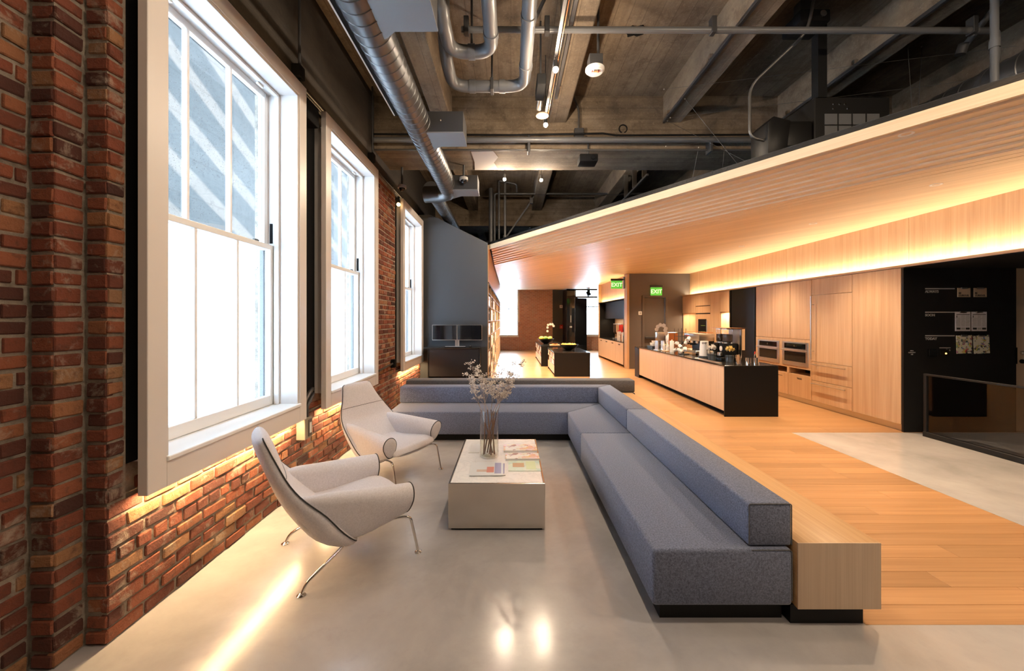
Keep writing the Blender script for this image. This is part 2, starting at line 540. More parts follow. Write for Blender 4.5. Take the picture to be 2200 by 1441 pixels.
MT['marble'] = marble_mat()
MT['glass'] = glass_mat('clear_glass')
MT['window_glass'] = dirty_glass()
MT['rail_glass'] = glass_mat('railing_glass', (0.55, 0.56, 0.58))
MT['dark_glass'] = new_mat('dark_glass', (0.006, 0.007, 0.009), 0.06)
MT['plaster'] = new_mat('pale_plaster_patch', (0.36, 0.33, 0.31), 0.9)
MT['bulb'] = emit_mat('lamp_face', (1.0, 0.82, 0.6), 30.0)
MT['bulb_soft'] = emit_mat('downlight_lens', (1.0, 0.86, 0.66), 6.0)
MT['led'] = emit_mat('led_strip', (1.0, 0.72, 0.42), 8.0)
MT['exit'] = emit_mat('exit_green', (0.10, 0.55, 0.06), 0.5)
MT['exit_white'] = emit_mat('exit_letter', (0.75, 0.95, 0.7), 0.6)
MT['orange_led'] = emit_mat('orange_indicator', (1.0, 0.45, 0.1), 4.0)
MT['letter'] = new_mat('grey_lettering', (0.36, 0.35, 0.34), 0.6)
MT['ink'] = new_mat('black_ink', (0.02, 0.02, 0.02), 0.6)
MT['kraft'] = new_mat('kraft_board', (0.46, 0.33, 0.21), 0.8)
MT['paper'] = new_mat('white_paper', (0.72, 0.70, 0.70), 0.7)
MT['red'] = new_mat('red_plastic', (0.55, 0.03, 0.02), 0.4)
MT['orange'] = new_mat('orange_fruit', (0.75, 0.32, 0.04), 0.5)
MT['yellow'] = new_mat('yellow_fruit', (0.75, 0.55, 0.08), 0.5)
MT['leaf'] = new_mat('green_leaf', (0.16, 0.30, 0.05), 0.5)
MT['leaf_pale'] = new_mat('yellow_green_leaf', (0.48, 0.55, 0.12), 0.5)
MT['petal'] = new_mat('white_petal', (0.82, 0.80, 0.77), 0.6)
MT['petal_yellow'] = new_mat('cream_yellow_petal', (0.80, 0.66, 0.30), 0.6)
MT['twig'] = new_mat('dried_twig', (0.42, 0.33, 0.27), 0.85)
MT['twig_wet'] = new_mat('brown_stem', (0.16, 0.08, 0.045), 0.6)
MT['bud'] = new_mat('dried_bud', (0.66, 0.58, 0.50), 0.9)
MT['copper'] = new_mat('copper', (0.75, 0.36, 0.18), 0.25, 1.0)
MT['beans'] = new_mat('coffee_beans', (0.035, 0.018, 0.01), 0.7)
MT['greyplastic'] = new_mat('blue_grey_plastic', (0.07, 0.085, 0.10), 0.5)
MT['water'] = glass_mat('vase_water', (0.93, 0.94, 0.88))
MT['facade'] = board_concrete('facade_render', 'z', 0.9, (0.042, 0.036, 0.030), (0.051, 0.044, 0.037), (0.063, 0.055, 0.047))
MT['facade_low'] = new_mat('pale_facade_base', (0.78, 0.80, 0.82), 0.8)

# ================================================================== STRUCTURE
# ------------------------------------------------------------------ floors
b = B()
b.box(-2.8, 1.92, -6, 6.95, -0.2, 0)
b.box(1.92, 9.2, -6, 2.138, -0.2, 0)
b.box(4.1, 9.2, 2.138, 5.77, -0.2, 0)
struct('floor', b, MT['concrete'], 'polished grey concrete floor of the lounge')
PITCH = (5.77 - 2.138) / 24
NROW = 26
YW = 2.138
YF = YW + NROW * PITCH
fl = thing('floor_timber', 'warm oak plank floor running past the kitchen', None, (3, 6, 0), kind='structure')
b = B()
b.box(1.92, 4.1, YW, 5.77, -0.2, -0.012)
b.box(1.92, 9.2, 5.77, YF, -0.2, -0.012)
put('subfloor', b, MT['blackmatt'], fl)
b = B()
b.box(1.92, 9.2, YF, 6.95, -0.2, 0)
b.box(-2.8, 9.2, 6.95, 21.6, -0.2, 0)
o = put('plank_field', b, MT['oak_floor_far'], fl)
plank_me = {}
for r in range(NROW):
    y0 = YW + r * PITCH; y1 = y0 + PITCH
    xr = 4.1 if y1 <= 5.775 else 5.9
    x = 1.92
    first = True
    while x < xr - 0.01:
        L = random.choice((0.8, 1.2, 1.6)) if first else random.choice((1.2, 1.6, 2.0))
        first = False
        x1 = min(x + L, xr)
        if xr - x1 < 0.25: x1 = xr
        key = round(x1 - x, 3)
        if key not in plank_me:
            q = B(); q.box(0.0008, key - 0.0008, 0.0008, PITCH - 0.0008, -0.012, 0.0, 0.0012)
            plank_me[key] = q.mesh('plank'); plank_me[key].materials.append(MT['oak_floor'])
        put('plank', plank_me[key], None, fl, None, loc=(x, y0, 0))
        x = x1
if True:
    q = B(); q.box(5.9, 9.2, 5.77, YF, -0.012, 0)
    put('plank_field', q, MT['oak_floor_far'], fl)

# ------------------------------------------------------------------ left wall: mortar core + bricks
WIN = (2.103, 4.139, 7.127)          # where each window casing starts along the wall
CW = 1.642                           # casing width
b = B()
b.box(-2.42, -2.272, -6, 1.869, 0, 5.12)
b.box(-2.34, -2.157, 1.869, 2.007, 0, 5.12)
b.box(-2.34, -2.047, 2.007, WIN[0] + 0.0, 0.70, 4.4)
b.box(-2.34, -2.047, 2.007, 9.2, 0, 0.70)
b.box(-2.34, -2.10, 2.103, 9.2, 0.70, 0.872)
edges = []
for k, y in enumerate(WIN):
    edges += [y + 0.125, y + CW - 0.125]
b.box(-2.34, -2.112, edges[1], 4.02, 0.872, 3.9)
b.box(-2.34, -2.3, 4.02, edges[2], 0.872, 3.9)
b.box(-2.34, -2.047, 5.93, 7.0, 0.872, 3.9)
b.box(-2.34, -2.3, edges[3], 5.93, 0.872, 3.9)
b.box(-2.34, -2.3, 7.0, edges[4], 0.872, 3.9)
b.box(-2.34, -2.3, WIN[0], edges[0], 0.872, 3.9)
b.box(-2.34, -2.1, edges[5], 9.2, 0.872, 3.9)
wl = struct('wall_left', b, MT['mortar'], 'old red brick wall with stepped jamb beside the tall white windows')
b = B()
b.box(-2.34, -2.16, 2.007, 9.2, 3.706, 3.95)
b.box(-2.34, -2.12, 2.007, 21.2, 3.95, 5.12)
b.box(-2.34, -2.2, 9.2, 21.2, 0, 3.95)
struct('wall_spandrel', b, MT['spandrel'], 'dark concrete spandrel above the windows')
# black painted strips in the recesses between brick and casing
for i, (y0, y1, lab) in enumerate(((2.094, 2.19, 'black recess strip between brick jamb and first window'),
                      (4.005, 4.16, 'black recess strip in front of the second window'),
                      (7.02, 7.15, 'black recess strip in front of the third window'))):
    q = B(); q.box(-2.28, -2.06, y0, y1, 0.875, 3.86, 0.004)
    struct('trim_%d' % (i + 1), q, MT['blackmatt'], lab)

# bricks: (axis the face looks along, centre, length, height)
BR = []
def brick_face(axis, face, u0, u1, z0, z1, start=0, phase=0.0, L=0.21, skip=None, stag=True):
    pitch = 0.0785
    n0 = int(z0 / pitch)
    k = n0
    while (k + 1) * pitch <= z1 + 0.03:
        zc = (k + 0.5) * pitch
        header = (k % 6 == 5) and stag
        ll = L * 0.5 if header else L
        u = u0 - (ll * 0.5 if (k + start) % 2 and stag else 0.0) - phase * ll
        while u < u1 - 0.012:
            a = max(u, u0); e = min(u + ll, u1)
            if e - a > 0.03:
                uc = (a + e) / 2
                if not (skip and skip(uc, zc)):
                    BR.append((axis, face, uc, zc, e - a - random.uniform(0.008, 0.024), pitch - random.uniform(0.010, 0.024)))
            u += ll
        k += 1
brick_face('x', -2.26, 0.6, 1.857, 0, 4.7)
brick_face('y', 1.857, -2.262, -2.147, 0, 4.7, L=0.118, stag=False)
brick_face('x', -2.145, 1.857, 1.995, 0, 4.7, L=0.145, stag=False)
brick_face('y', 1.995, -2.147, -2.037, 0, 4.4, L=0.118, stag=False)
brick_face('x', -2.035, 1.995, 2.092, 0.70, 4.4, L=0.105, stag=False)
brick_face('x', -2.035, 1.995, 9.0, 0, 0.69)
brick_face('x', -2.088, 2.2, 9.0, 0.71, 0.8, start=1)
brick_face('x', -2.10, 3.63, 4.02, 0.87, 3.88)
brick_face('x', -2.035, 5.93, 7.0, 0.72, 3.88)
brick_face('y', 5.925, -2.2, -2.037, 0.87, 3.88, L=0.165)
def px_area(br):
    axis, f, u, z, l, h = br
    x, y = (f, u) if axis == 'x' else (u, f)
    if y < 0.9: return 0
    px, py = 1097 + 850 * x / y, 686 - 850 * (z - H) / y
    if px < -60 or py < -60 or py > 1500: return 0
    wpx = abs(850 * (x / (y - l / 2) - x / (y + l / 2))) if axis == 'x' else 850 * l / y
    return wpx * 850 * h / y
BR.sort(key=px_area, reverse=True)
def brick_geo(bb, c, half, jit, bev):
    tmp = B(); tmp.box(c[0] - half[0], c[0] + half[0], c[1] - half[1], c[1] + half[1], c[2] - half[2], c[2] + half[2])
    for v in tmp.bm.verts:
        v.co += Vector((random.uniform(-1, 1) * jit[0], random.uniform(-1, 1) * jit[1], random.uniform(-1, 1) * jit[2]))
    bmesh.ops.bevel(tmp.bm, geom=list(tmp.bm.edges), offset=bev, segments=1, affect='EDGES')
    return tmp
var = []
for i in range(8):
    t = brick_geo(None, (0, 0, 0), (0.02, 0.10, 0.032), (0.003, 0.004, 0.004), 0.006)
    me = t.mesh('brick'); me.materials.append(MT['brick'])
    at = me.attributes.new('rnd', 'FLOAT', 'FACE')
    at.data.foreach_set('value', [0.0] * len(me.polygons))
    var.append(me)
for br in BR[:300]:
    axis, f, u, z, l, h = br
    off = random.uniform(-0.006, 0.003)
    rz = 0 if axis == 'x' else -PI / 2
    loc = (f - 0.02 + off, u, z) if axis == 'x' else (u, f + 0.02 - off, z)
    o = put('brick', random.choice(var), None, wl, None, loc=loc, rot=(random.uniform(-0.02, 0.02), random.uniform(-0.012, 0.012), rz + random.uniform(-0.012, 0.012)))
    o.scale = (1, l / 0.2, h / 0.064)
vsx, fsx, rn = [], [], []
for br in BR[300:]:
    axis, f, u, z, l, h = br
    off = random.uniform(-0.006, 0.003)
    c = (f - 0.02 + off, u, z) if axis == 'x' else (u, f + 0.02 - off, z)
    hf = (0.02, l / 2, h / 2) if axis == 'x' else (l / 2, 0.02, h / 2)
    t = brick_geo(None, c, hf, (0.003, 0.003, 0.003), 0.006)
    t.bm.verts.index_update()
    base = len(vsx)
    vsx += [v.co.copy() for v in t.bm.verts]
    r = random.random()
    for fc in t.bm.faces:
        fsx.append([base + v.index for v in fc.verts]); rn.append(r)
    t.bm.free()
me = bpy.data.meshes.new('bricks'); me.from_pydata(vsx, [], fsx); me.materials.append(MT['brick'])
at = me.attributes.new('rnd', 'FLOAT', 'FACE'); at.data.foreach_set('value', rn)
put('brickwork', me, None, wl, None, kind='stuff')

# ------------------------------------------------------------------ windows (three alike; local x = 0 at casing face)
def make_window(name, label):
    t = thing(name, label, None, (-1.93, WIN[0], 0), kind='structure', local=True)
    Wm = MT['white']
    Z0, Z1 = 0.71, 3.83
    put('casing_jamb', B().box(-0.054, 0, 0, 0.12, Z0, Z1, 0.003), Wm, t)
    put('casing_jamb', B().box(-0.054, 0, CW - 0.12, CW, Z0, Z1, 0.003), Wm, t)
    put('casing_head', B().box(-0.054, 0, 0.12, CW - 0.12, 3.71, Z1, 0.003), Wm, t)
    put('casing_apron', B().box(-0.054, 0, 0.12, CW - 0.12, Z0, 0.862, 0.003), Wm, t)
    for y0, y1 in ((0.10, 0.142), (CW - 0.142, CW - 0.10)):
        put('jamb_lining', B().box(-0.37, -0.01, y0, y1, 0.86, 3.71, 0.002), Wm, t)
    put('head_lining', B().box(-0.37, -0.01, 0.14, CW - 0.14, 3.688, 3.72, 0.002), Wm, t)
    put('sill', B().box(-0.37, 0.014, 0.116, CW - 0.116, 0.855, 0.882, 0.004), MT['white_bright'], t)
    for y0, y1 in ((0.142, 0.165), (CW - 0.165, CW - 0.142)):      # stop beads
        put('stop_bead', B().box(-0.215, -0.17, y0, y1, 0.882, 3.688, 0.004), Wm, t)
    put('stop_bead', B().box(-0.215, -0.17, 0.165, CW - 0.165, 3.665, 3.688, 0.004), Wm, t)
    put('parting_strip', B().box(-0.345, -0.31, CW - 0.16, CW - 0.142, 0.882, 3.688, 0.002), MT['pipe'], t)
    def sash(nm, x0, x1, z0, z1, top, bot):
        y0, y1 = 0.143, CW - 0.143
        st = 0.052
        q = B()
        q.box(x0, x1, y0, y0 + st, z0, z1, 0.004); q.box(x0, x1, y1 - st, y1, z0, z1, 0.004)
        q.box(x0, x1, y0 + st, y1 - st, z1 - top, z1, 0.004); q.box(x0, x1, y0 + st, y1 - st, z0, z0 + bot, 0.004)
        s = put(nm, q, MT['white_bright'], t)
        iw = (y1 - y0 - 2 * st); n = 3; mw = 0.026
        for k in (1, 2):
            yc = y0 + st + iw * k / n
            put('muntin', B().box(x0 + 0.004, x1 - 0.002, yc - mw / 2, yc + mw / 2, z0 + bot, z1 - top, 0.004), MT['white_bright'], s)
        for k in range(3):
            a = y0 + st + iw * k / n; e = y0 + st + iw * (k + 1) / n
            xm = (x0 + x1) / 2
            put('pane', B().box(xm - 0.003, xm + 0.003, a, e, z0 + bot, z1 - top), MT['window_glass'], s, None)
        return s
    up = sash('upper_sash', -0.325, -0.28, 2.275, 3.69, 0.05, 0.045)
    lo = sash('lower_sash', -0.272, -0.225, 0.885, 2.32, 0.045, 0.085)
    for yc in (0.36, CW - 0.36):
        put('sash_lift', B().box(-0.225, -0.205, yc - 0.04, yc + 0.04, 3.648, 3.662, 0.003), MT['white_bright'], up)
        put('sash_lock', B().box(-0.265, -0.235, yc - 0.028, yc + 0.028, 2.32, 2.338, 0.005), MT['conduit'], lo)
    put('balance_slot', B().box(-0.262, -0.236, CW - 0.146, CW - 0.138, 2.34, 2.52), MT['blackmatt'], t)
    return t
for p in (0,):
    pass
# lens of children: '_local' must pass down so that sub-parts sit in the same local frame
_put = put
def put(name, b, m, parent=None, smooth=35, **kw):
    o = _put(name, b, m, parent, smooth, **kw)
    if parent is not None and parent.get('_local'): o['_local'] = 1
    return o
win1 = make_window('window_1', 'nearest tall white sash window, beside the stepped brick jamb')
for k, lab in ((1, 'middle tall white sash window, behind the two armchairs'), (2, 'farthest tall white sash window, next to the grey monitor wall')):
    c = copy_tree(win1); c.name = 'window_%d' % (k + 1); c.location.y = WIN[k]; c['label'] = lab
# LED strips tucked under and over each casing
for k, y in enumerate(WIN):
    area_light('casing_led', (-1.990, y + CW / 2, 0.700), 0.02, CW - 0.06, 20.0, WARM, (-0.06, 0, -1))
    area_light('casing_uplight', (-1.990, y + CW / 2, 3.842), 0.02, CW - 0.06, 2.0, WARM, (-0.1, 0, 1))

# ------------------------------------------------------------------ outside: neighbouring facade, ground of the light well, unseen slats added to stripe the sunlight
b = B(); b.box(-7.9, -7.5, -8, 40, 3.72, 14)
struct('wall_facade', b, MT['facade'], 'grey concrete facade of the building outside the windows')
b = B(); b.box(-7.9, -7.45, -8, 40, -1.5, 3.72)
struct('wall_facade_base', b, MT['facade_low'], 'pale painted lower storey outside the windows')
b = B(); b.box(-7.9, -2.42, -8, 40, -1.7, -1.5)
struct('ground_outside', b, MT['facade_low'], 'pale ground of the light well outside')
st = thing('sun_stripe_slats', 'slanting slats added out of view outside to cast sun stripes on the facade', 'shadow caster', (-4.0, 8, 6.6))  # unseen occluder, added to cast stripes of shade on the facade
for k in range(16):
    c0 = 7.4 + 1.2 * k                                  # height of the slat's lower edge where y = 0
    ya, yb = max(-6.0, (c0 - 13.5) / 0.5), min(30.0, (c0 - 6.6) / 0.5)
    if yb - ya < 1.0: continue
    q = B()
    q.prism([(ya, c0 - 0.5 * ya), (yb, c0 - 0.5 * yb), (yb, c0 + 0.72 - 0.5 * yb), (ya, c0 + 0.72 - 0.5 * ya)], 'x', -4.06, -4.0)
    put('slat', q, MT['conduit'], st)
for y in (-5.0, 8.0, 21.0):
    put('post', B().box(-4.14, -4.06, y, y + 0.08, 5.4, 14), MT['conduit'], st)

# ------------------------------------------------------------------ concrete ceiling, beams, joists
b = B(); b.box(-2.8, 9.2, -6, 21.6, 5.12, 5.4)
struct('ceiling', b, MT['slab'], 'brown board-marked concrete slab overhead')
for i, y0 in enumerate((-4.0, 1.2 - 0.2, 6.15, 11.13, 16.1)):
    q = B(); q.box(-2.3, 9.2, y0, y0 + 0.82, 4.28, 5.13)
    me = q.mesh('beam')
    me.materials.append(MT['beam']); me.materials.append(MT['beam_soffit'])
    for f in me.polygons:
        if abs(f.normal.z) > 0.5: f.material_index = 1
    o = struct('beam', me, None, ('concrete cross beam behind the camera', 'concrete cross beam straight overhead', 'wide concrete cross beam carrying the pipes and the pale patch',
               'second concrete cross beam above the timber ceiling edge', 'far concrete cross beam above the timber ceiling')[i], None)
for i in range(-1, 5):
    x0 = 0.59 + 1.78 * i
    q = B(); q.box(x0, x0 + 0.28, -5.8, 21.4, 4.71, 5.13, 0.012)
    struct('joist', q, MT['slab'], ['concrete joist beside the spiral duct', 'concrete joist beside the track lights', 'concrete joist right of the smoke alarm',
           'concrete joist above the projector', 'concrete joist over the kitchen', 'last concrete joist by the far right wall'][i + 1], None)
o = put('plaster_patch', B().prism([(-0.62, 6.19), (-0.27, 6.17), (-0.20, 6.4), (-0.28, 6.62), (-0.22, 6.93), (-0.63, 6.95), (-0.60, 6.6)], 'z', 4.272, 4.281), MT['plaster'], None, None,
        label='pale plaster patch on the concrete beam underside', kind='structure')
# spalled hole in the slab
q = B(); q.prism([(1.40, 4.70), (1.44, 4.67), (1.49, 4.69), (1.56, 4.66), (1.60, 4.70), (1.58, 4.75), (1.61, 4.79), (1.54, 4.83), (1.50, 4.81), (1.43, 4.84), (1.41, 4.79), (1.37, 4.76)], 'z', 5.1, 5.121)
put('trim_4', q, MT['blackmatt'], None, None, label='broken dark hole in the slab beside the smoke alarm', kind='structure')

# ------------------------------------------------------------------ walls of the rest of the room
XK = 5.75                                              # kitchen cabinet fronts
b = B(); b.box(-2.8, 9.2, -6.4, -6, 0, 5.12)
struct('wall_behind', b, MT['taupe'], 'plain wall behind the camera')
b = B(); b.box(9.2, 9.5, -6, 21.6, 0, 5.12)
struct('wall_right', b, MT['taupe'], 'far right wall beyond the stair rail')
b = B(); b.box(6.42, 9.2, 13.3, 13.5, 0, 5.12); b.box(6.42, 6.6, 5.9, 13.4, 0, 5.12)
struct('wall_kitchen', b, MT['taupe'], 'wall behind the kitchen cabinets')
# taupe wall with the exit door at the end of the kitchen
b = B(); b.box(3.96, 4.44, 13.25, 13.45, 0, 3.3); b.box(5.2, 6.42, 13.25, 13.45, 0, 3.3); b.box(4.44, 5.2, 13.25, 13.45, 2.40, 3.3)
struct('wall_exit', b, MT['taupe'], 'taupe wall around the exit door at the end of the kitchen')
d = thing('door_1', 'taupe exit door with panic bar behind the coffee counter', None, (4.8, 13.3, 0), kind='structure')
q = B(); q.box(4.40, 4.47, 13.20, 13.4, 0, 2.45, 0.004); q.box(5.17, 5.24, 13.20, 13.4, 0, 2.45, 0.004); q.box(4.47, 5.17, 13.20, 13.4, 2.38, 2.45, 0.004)
put('door_frame', q, MT['taupe_door'], d)
put('door_leaf', B().box(4.475, 5.165, 13.27, 13.32, 0.005, 2.375, 0.003), MT['taupe_door'], d)
put('panic_bar', B().box(4.5, 5.1, 13.19, 13.25, 1.0, 1.07, 0.01), MT['pipe_dark'], d)
# grey slanted-top partition with the monitors
b = B(); b.prism([(-2.2, 0), (-0.52, 0), (-0.52, 3.37), (-1.79, 4.0), (-2.2, 4.0)], 'y', 8.9, 9.0)
struct('wall_partition', b, MT['slate'], 'dark grey wall with sloping top behind the two monitors')
b = B(); b.box(-2.2, -0.95, 9.0, 19.2, 0, 3.36)
struct('wall_bookcase_core', b, MT['slate'], 'solid wall behind the bookcase')
# far end
YB = 21.2
b = B()
b.box(0.42, 2.25, YB, YB + 0.3, 0, 5.12)
b.box(-2.6, -0.62, YB, YB + 0.3, 0, 5.12)
b.box(-0.62, 0.42, YB, YB + 0.3, 0, 0.72); b.box(-0.62, 0.42, YB, YB + 0.3, 3.7, 5.12)
b.box(0.42, 0.62, YB - 0.12, YB, 0, 1.5); b.box(1.2, 1.24, YB - 0.03, YB, 0, 5)
b.box(3.05, 3.45, YB, YB + 0.3, 0, 5.12); b.box(3.45, 4.9, YB, YB + 0.3, 0, 0.75); b.box(3.45, 4.9, YB, YB + 0.3, 3.9, 5.12); b.box(4.9, 9.2, YB, YB + 0.3, 0, 5.12)
struct('wall_back', b, MT['farbrick'], 'weathered brick wall at the far end of the hall')
b = B(); b.box(2.25, 3.05, YB - 0.05, YB + 0.25, 0, 5.12)
struct('wall_back_panel', b, MT['slate'], 'dark grey panel with red alarm box at the far end')
def far_window(name, lab, x0, x1, z0, z1):
    t = thing(name, lab, None, ((x0 + x1) / 2, YB, z0), kind='structure')
    q = B()
    q.box(x0, x0 + 0.1, YB - 0.06, YB + 0.06, z0, z1, 0.004); q.box(x1 - 0.1, x1, YB - 0.06, YB + 0.06, z0, z1, 0.004)
    q.box(x0 + 0.1, x1 - 0.1, YB - 0.06, YB + 0.06, z1 - 0.1, z1, 0.004); q.box(x0 + 0.1, x1 - 0.1, YB - 0.06, YB + 0.06, z0, z0 + 0.12, 0.004)
    put('frame', q, MT['white_bright'], t)
    zm = (z0 + z1) / 2; xm = (x0 + x1) / 2
    put('meeting_rail', B().box(x0 + 0.1, x1 - 0.1, YB, YB + 0.05, zm - 0.025, zm + 0.025), MT['white_bright'], t)
    put('muntin', B().box(xm - 0.015, xm + 0.015, YB, YB + 0.04, z0 + 0.12, z1 - 0.1), MT['white_bright'], t)
    for a, c in ((x0 + 0.1, xm - 0.015), (xm + 0.015, x1 - 0.1)):
        for e, f in ((z0 + 0.12, zm - 0.025), (zm + 0.025, z1 - 0.1)):
            put('pane', B().box(a, c, YB + 0.015, YB + 0.021, e, f), MT['glass'], t, None)
    return t
far_window('window_4', 'bright far window at the end of the bookcase', -0.66, 0.46, 0.70, 3.74)
far_window('window_5', 'bright far window seen past the glass door', 3.40, 4.95, 0.73, 3.94)

# ------------------------------------------------------------------ timber ceiling: slats run along D, stepping down from the fascia
P0 = Vector((-0.503, 9.0)); D = Vector((-0.6654, 1.0)).normalized(); NV = Vector((D.y, -D.x))
cw = thing('ceiling_timber', 'pale oak slatted ceiling sweeping over the kitchen', None, (3, 8, 3.25), kind='structure')
def clip(poly, n, dd):
    """keep the side n.p <= dd"""
    out = []
    for i in range(len(poly)):
        a, c = poly[i], poly[(i + 1) % len(poly)]
        da, dc = n.dot(a) - dd, n.dot(c) - dd
        if da <= 0: out.append(a)
        if (da < 0 < dc) or (dc < 0 < da):
            out.append(a + (c - a) * (da / (da - dc)))
    return out
RECT = [Vector((-0.46, 1.0)), Vector((6.03, 1.0)), Vector((6.03, 20.4)), Vector((-0.46, 20.4))]
SP = 0.132
def slat_z(k): return 3.35 - 0.0185 * min(max(k, 0), 9)
k = 0
while True:
    s0 = 0.03 + k * SP; s1 = s0 + SP
    poly = clip(clip(RECT, NV, NV.dot(P0) + s1), -NV, -(NV.dot(P0) + s0))
    if k > 100: break
    if len(poly) < 3:
        k += 1; continue
    fade = max(0.0, 1 - k / 16.0)
    amp = -0.003 if k < 12 else 0.001
    zb = slat_z(k)
    q = B()
    gap = 0.0025
    def zz(p):
        t = (NV.dot(p) - NV.dot(P0) - s0) / SP
        return zb + amp * 0.5 - amp * t
    poly2 = clip(clip(poly, NV, NV.dot(P0) + s1 - gap), -NV, -(NV.dot(P0) + s0 + gap * 0))
    if len(poly2) >= 3:
        lo = [q.bm.verts.new((p.x, p.y, zz(p))) for p in poly2]
        hi = [q.bm.verts.new((p.x, p.y, zb + 0.055)) for p in poly2]
        fs = [q.bm.faces.new(lo[::-1]), q.bm.faces.new(hi)]
        for i in range(len(lo)):
            j = (i + 1) % len(lo); fs.append(q.bm.faces.new([lo[i], lo[j], hi[j], hi[i]]))
        bmesh.ops.recalc_face_normals(q.bm, faces=fs)
        put('slat', q, MT['oak_ceil'], cw, None)
    k += 1
fa = P0 + D * 0.02; fb = P0 - D * 11.0
def strip(p, q_, n0, n1, z0, z1):
    a, c = p + NV * n0, q_ + NV * n0
    d_, e = q_ + NV * n1, p + NV * n1
    return B().prism([(a.x, a.y), (c.x, c.y), (d_.x, d_.y), (e.x, e.y)], 'z', z0, z1)
put('fascia', strip(fa, fb, 0.0, 0.028, 3.245, 3.345), MT['oak_ceil'], cw)
put('black_edge', strip(fa, fb, 0.03, 0.07, 3.30, 3.41), MT['blacksteel'], cw)
bk = clip(RECT, -NV, -(NV.dot(P0) + 0.05))
put('backing', B().prism([(p.x, p.y) for p in bk], 'z', 3.408, 3.416), MT['blackmatt'], cw)
# recessed downlights
DL = [(3.55, 3.55), (4.84, 2.7), (4.84, 4.5), (4.84, 6.33), (4.84, 8.29), (4.84, 10.2), (4.84, 12.1), (2.6, 6.4), (2.55, 8.6), (2.55, 10.9), (2.6, 12.9),
      (0.35, 10.6), (0.35, 12.6), (0.35, 14.8), (0.35, 17.0), (2.3, 15.4), (3.3, 16.8), (3.3, 18.8)]
seen = {}
q = B(); q.lathe([(0.034, 0.004), (0.042, 0.0), (0.055, 0.0), (0.057, 0.006), (0.057, 0.02)], seg=20, cap=False); ring_me = q.mesh('trim_ring'); finish(ring_me, MT['white_bright'], 40)
q = B(); q.lathe([(0.034, 0.006), (0.034, 0.009)], seg=20); lens_me = q.mesh('lens'); finish(lens_me, MT['bulb_soft'], None)
for i, (x, y) in enumerate(DL):
    s = (NV.dot(Vector((x, y))) - NV.dot(P0)) / SP
    z = slat_z(int(s - 0.03 / SP)) - 0.004
    row = 'kitchen aisle' if x == 4.84 else 'oak walkway' if 2.5 < x < 2.7 else 'fascia edge' if x == 3.55 else 'far hall'
    seen[row] = seen.get(row, 0) + 1
    lab = '%s recessed downlight, counted from the camera, over the %s' % (('first', 'second', 'third', 'fourth', 'fifth', 'sixth', 'seventh')[seen[row] - 1], row)
    t = thing('downlight', lab, 'ceiling light', (x, y, z), group='downlights over the ' + row, local=True)
    put('trim_ring', ring_me, None, t, None); put('lens', lens_me, None, t, None)
    e = (210 if y > 5 else 95) if x == 4.84 else (230 if y < 10 else 330)
    if x < 1: e = 800  # made strong to stand in for daylight glare on the far floor
    spot_light('downlight_lamp', (x, y, z - 0.012), (0, 0, -1), e, WARM2, 105, 0.8, 0.03)

# ------------------------------------------------------------------ bulkhead above the cabinets with light cove
bh = thing('wall_bulkhead', 'glowing oak bulkhead panels above the kitchen cabinets', None, (5.95, 8, 2.43), kind='structure')
seams = [1.0, 3.35, 5.96, 8.6, 11.2, 13.25]
for a, c in zip(seams[:-1], seams[1:]):
    put('panel', B().box(6.0, 6.04, a + 0.002, c - 0.002, 2.447, 3.235, 0.001), MT['oak_z'], bh)
put('cove_shelf', B().box(XK - 0.005, 6.0, 1.0, 13.25, 2.425, 2.445), MT['blackmatt'], bh)
put('cove_shelf_lip', B().box(XK - 0.006, XK + 0.012, 1.0, 13.25, 2.415, 2.450), MT['oak_y'], bh)
put('black_soffit', B().box(XK + 0.01, 9.2, 1.0, 5.79, 2.40, 2.424), MT['blackmatt'], bh)
put('upper_backing', B().box(6.04, 9.2, 1.0, 5.79, 2.43, 3.3), MT['blackmatt'], bh)
area_light('cove_led', (5.90, 7.1, 2.455), 0.03, 12.2, 88, (1.0, 0.80, 0.53), (0.35, 0, 1))

# ------------------------------------------------------------------ kitchen cabinet wall
def cab(name, label, y0, y1, cat='cabinet', group='oak kitchen cabinets'):
    return thing(name, label, cat, (XK, (y0 + y1) / 2, 0), group=group)
ZT = 2.412
GP = 0.004
XB = 6.4
def carcass(t, y0, y1, z0, z1, m='oak_z', x0=None):
    put('carcass', B().box((XK + 0.024) if x0 is None else x0, XB, y0 + 0.001, y1 - 0.001, z0, z1), MT[m], t, None)
def front(t, nm, y0, y1, z0, z1, m='oak_z'):
    return put(nm, B().box(XK, XK + 0.022, y0 + GP, y1 - GP, z0 + GP, z1 - GP, 0.0012), MT[m], t)
def toe(t, y0, y1):
    put('toe_kick', B().box(XK + 0.05, XK + 0.07, y0, y1, 0, 0.1), MT['steel'], t, None)
# pantry panel at the near end
t = cab('pantry_cabinet', 'tall plain oak pantry panel next to the black notice wall', 5.82, 6.66)
carcass(t, 5.826, 6.66, 0.1, ZT); front(t, 'door', 5.826, 6.66, 0.1, ZT); toe(t, 5.826, 6.66)
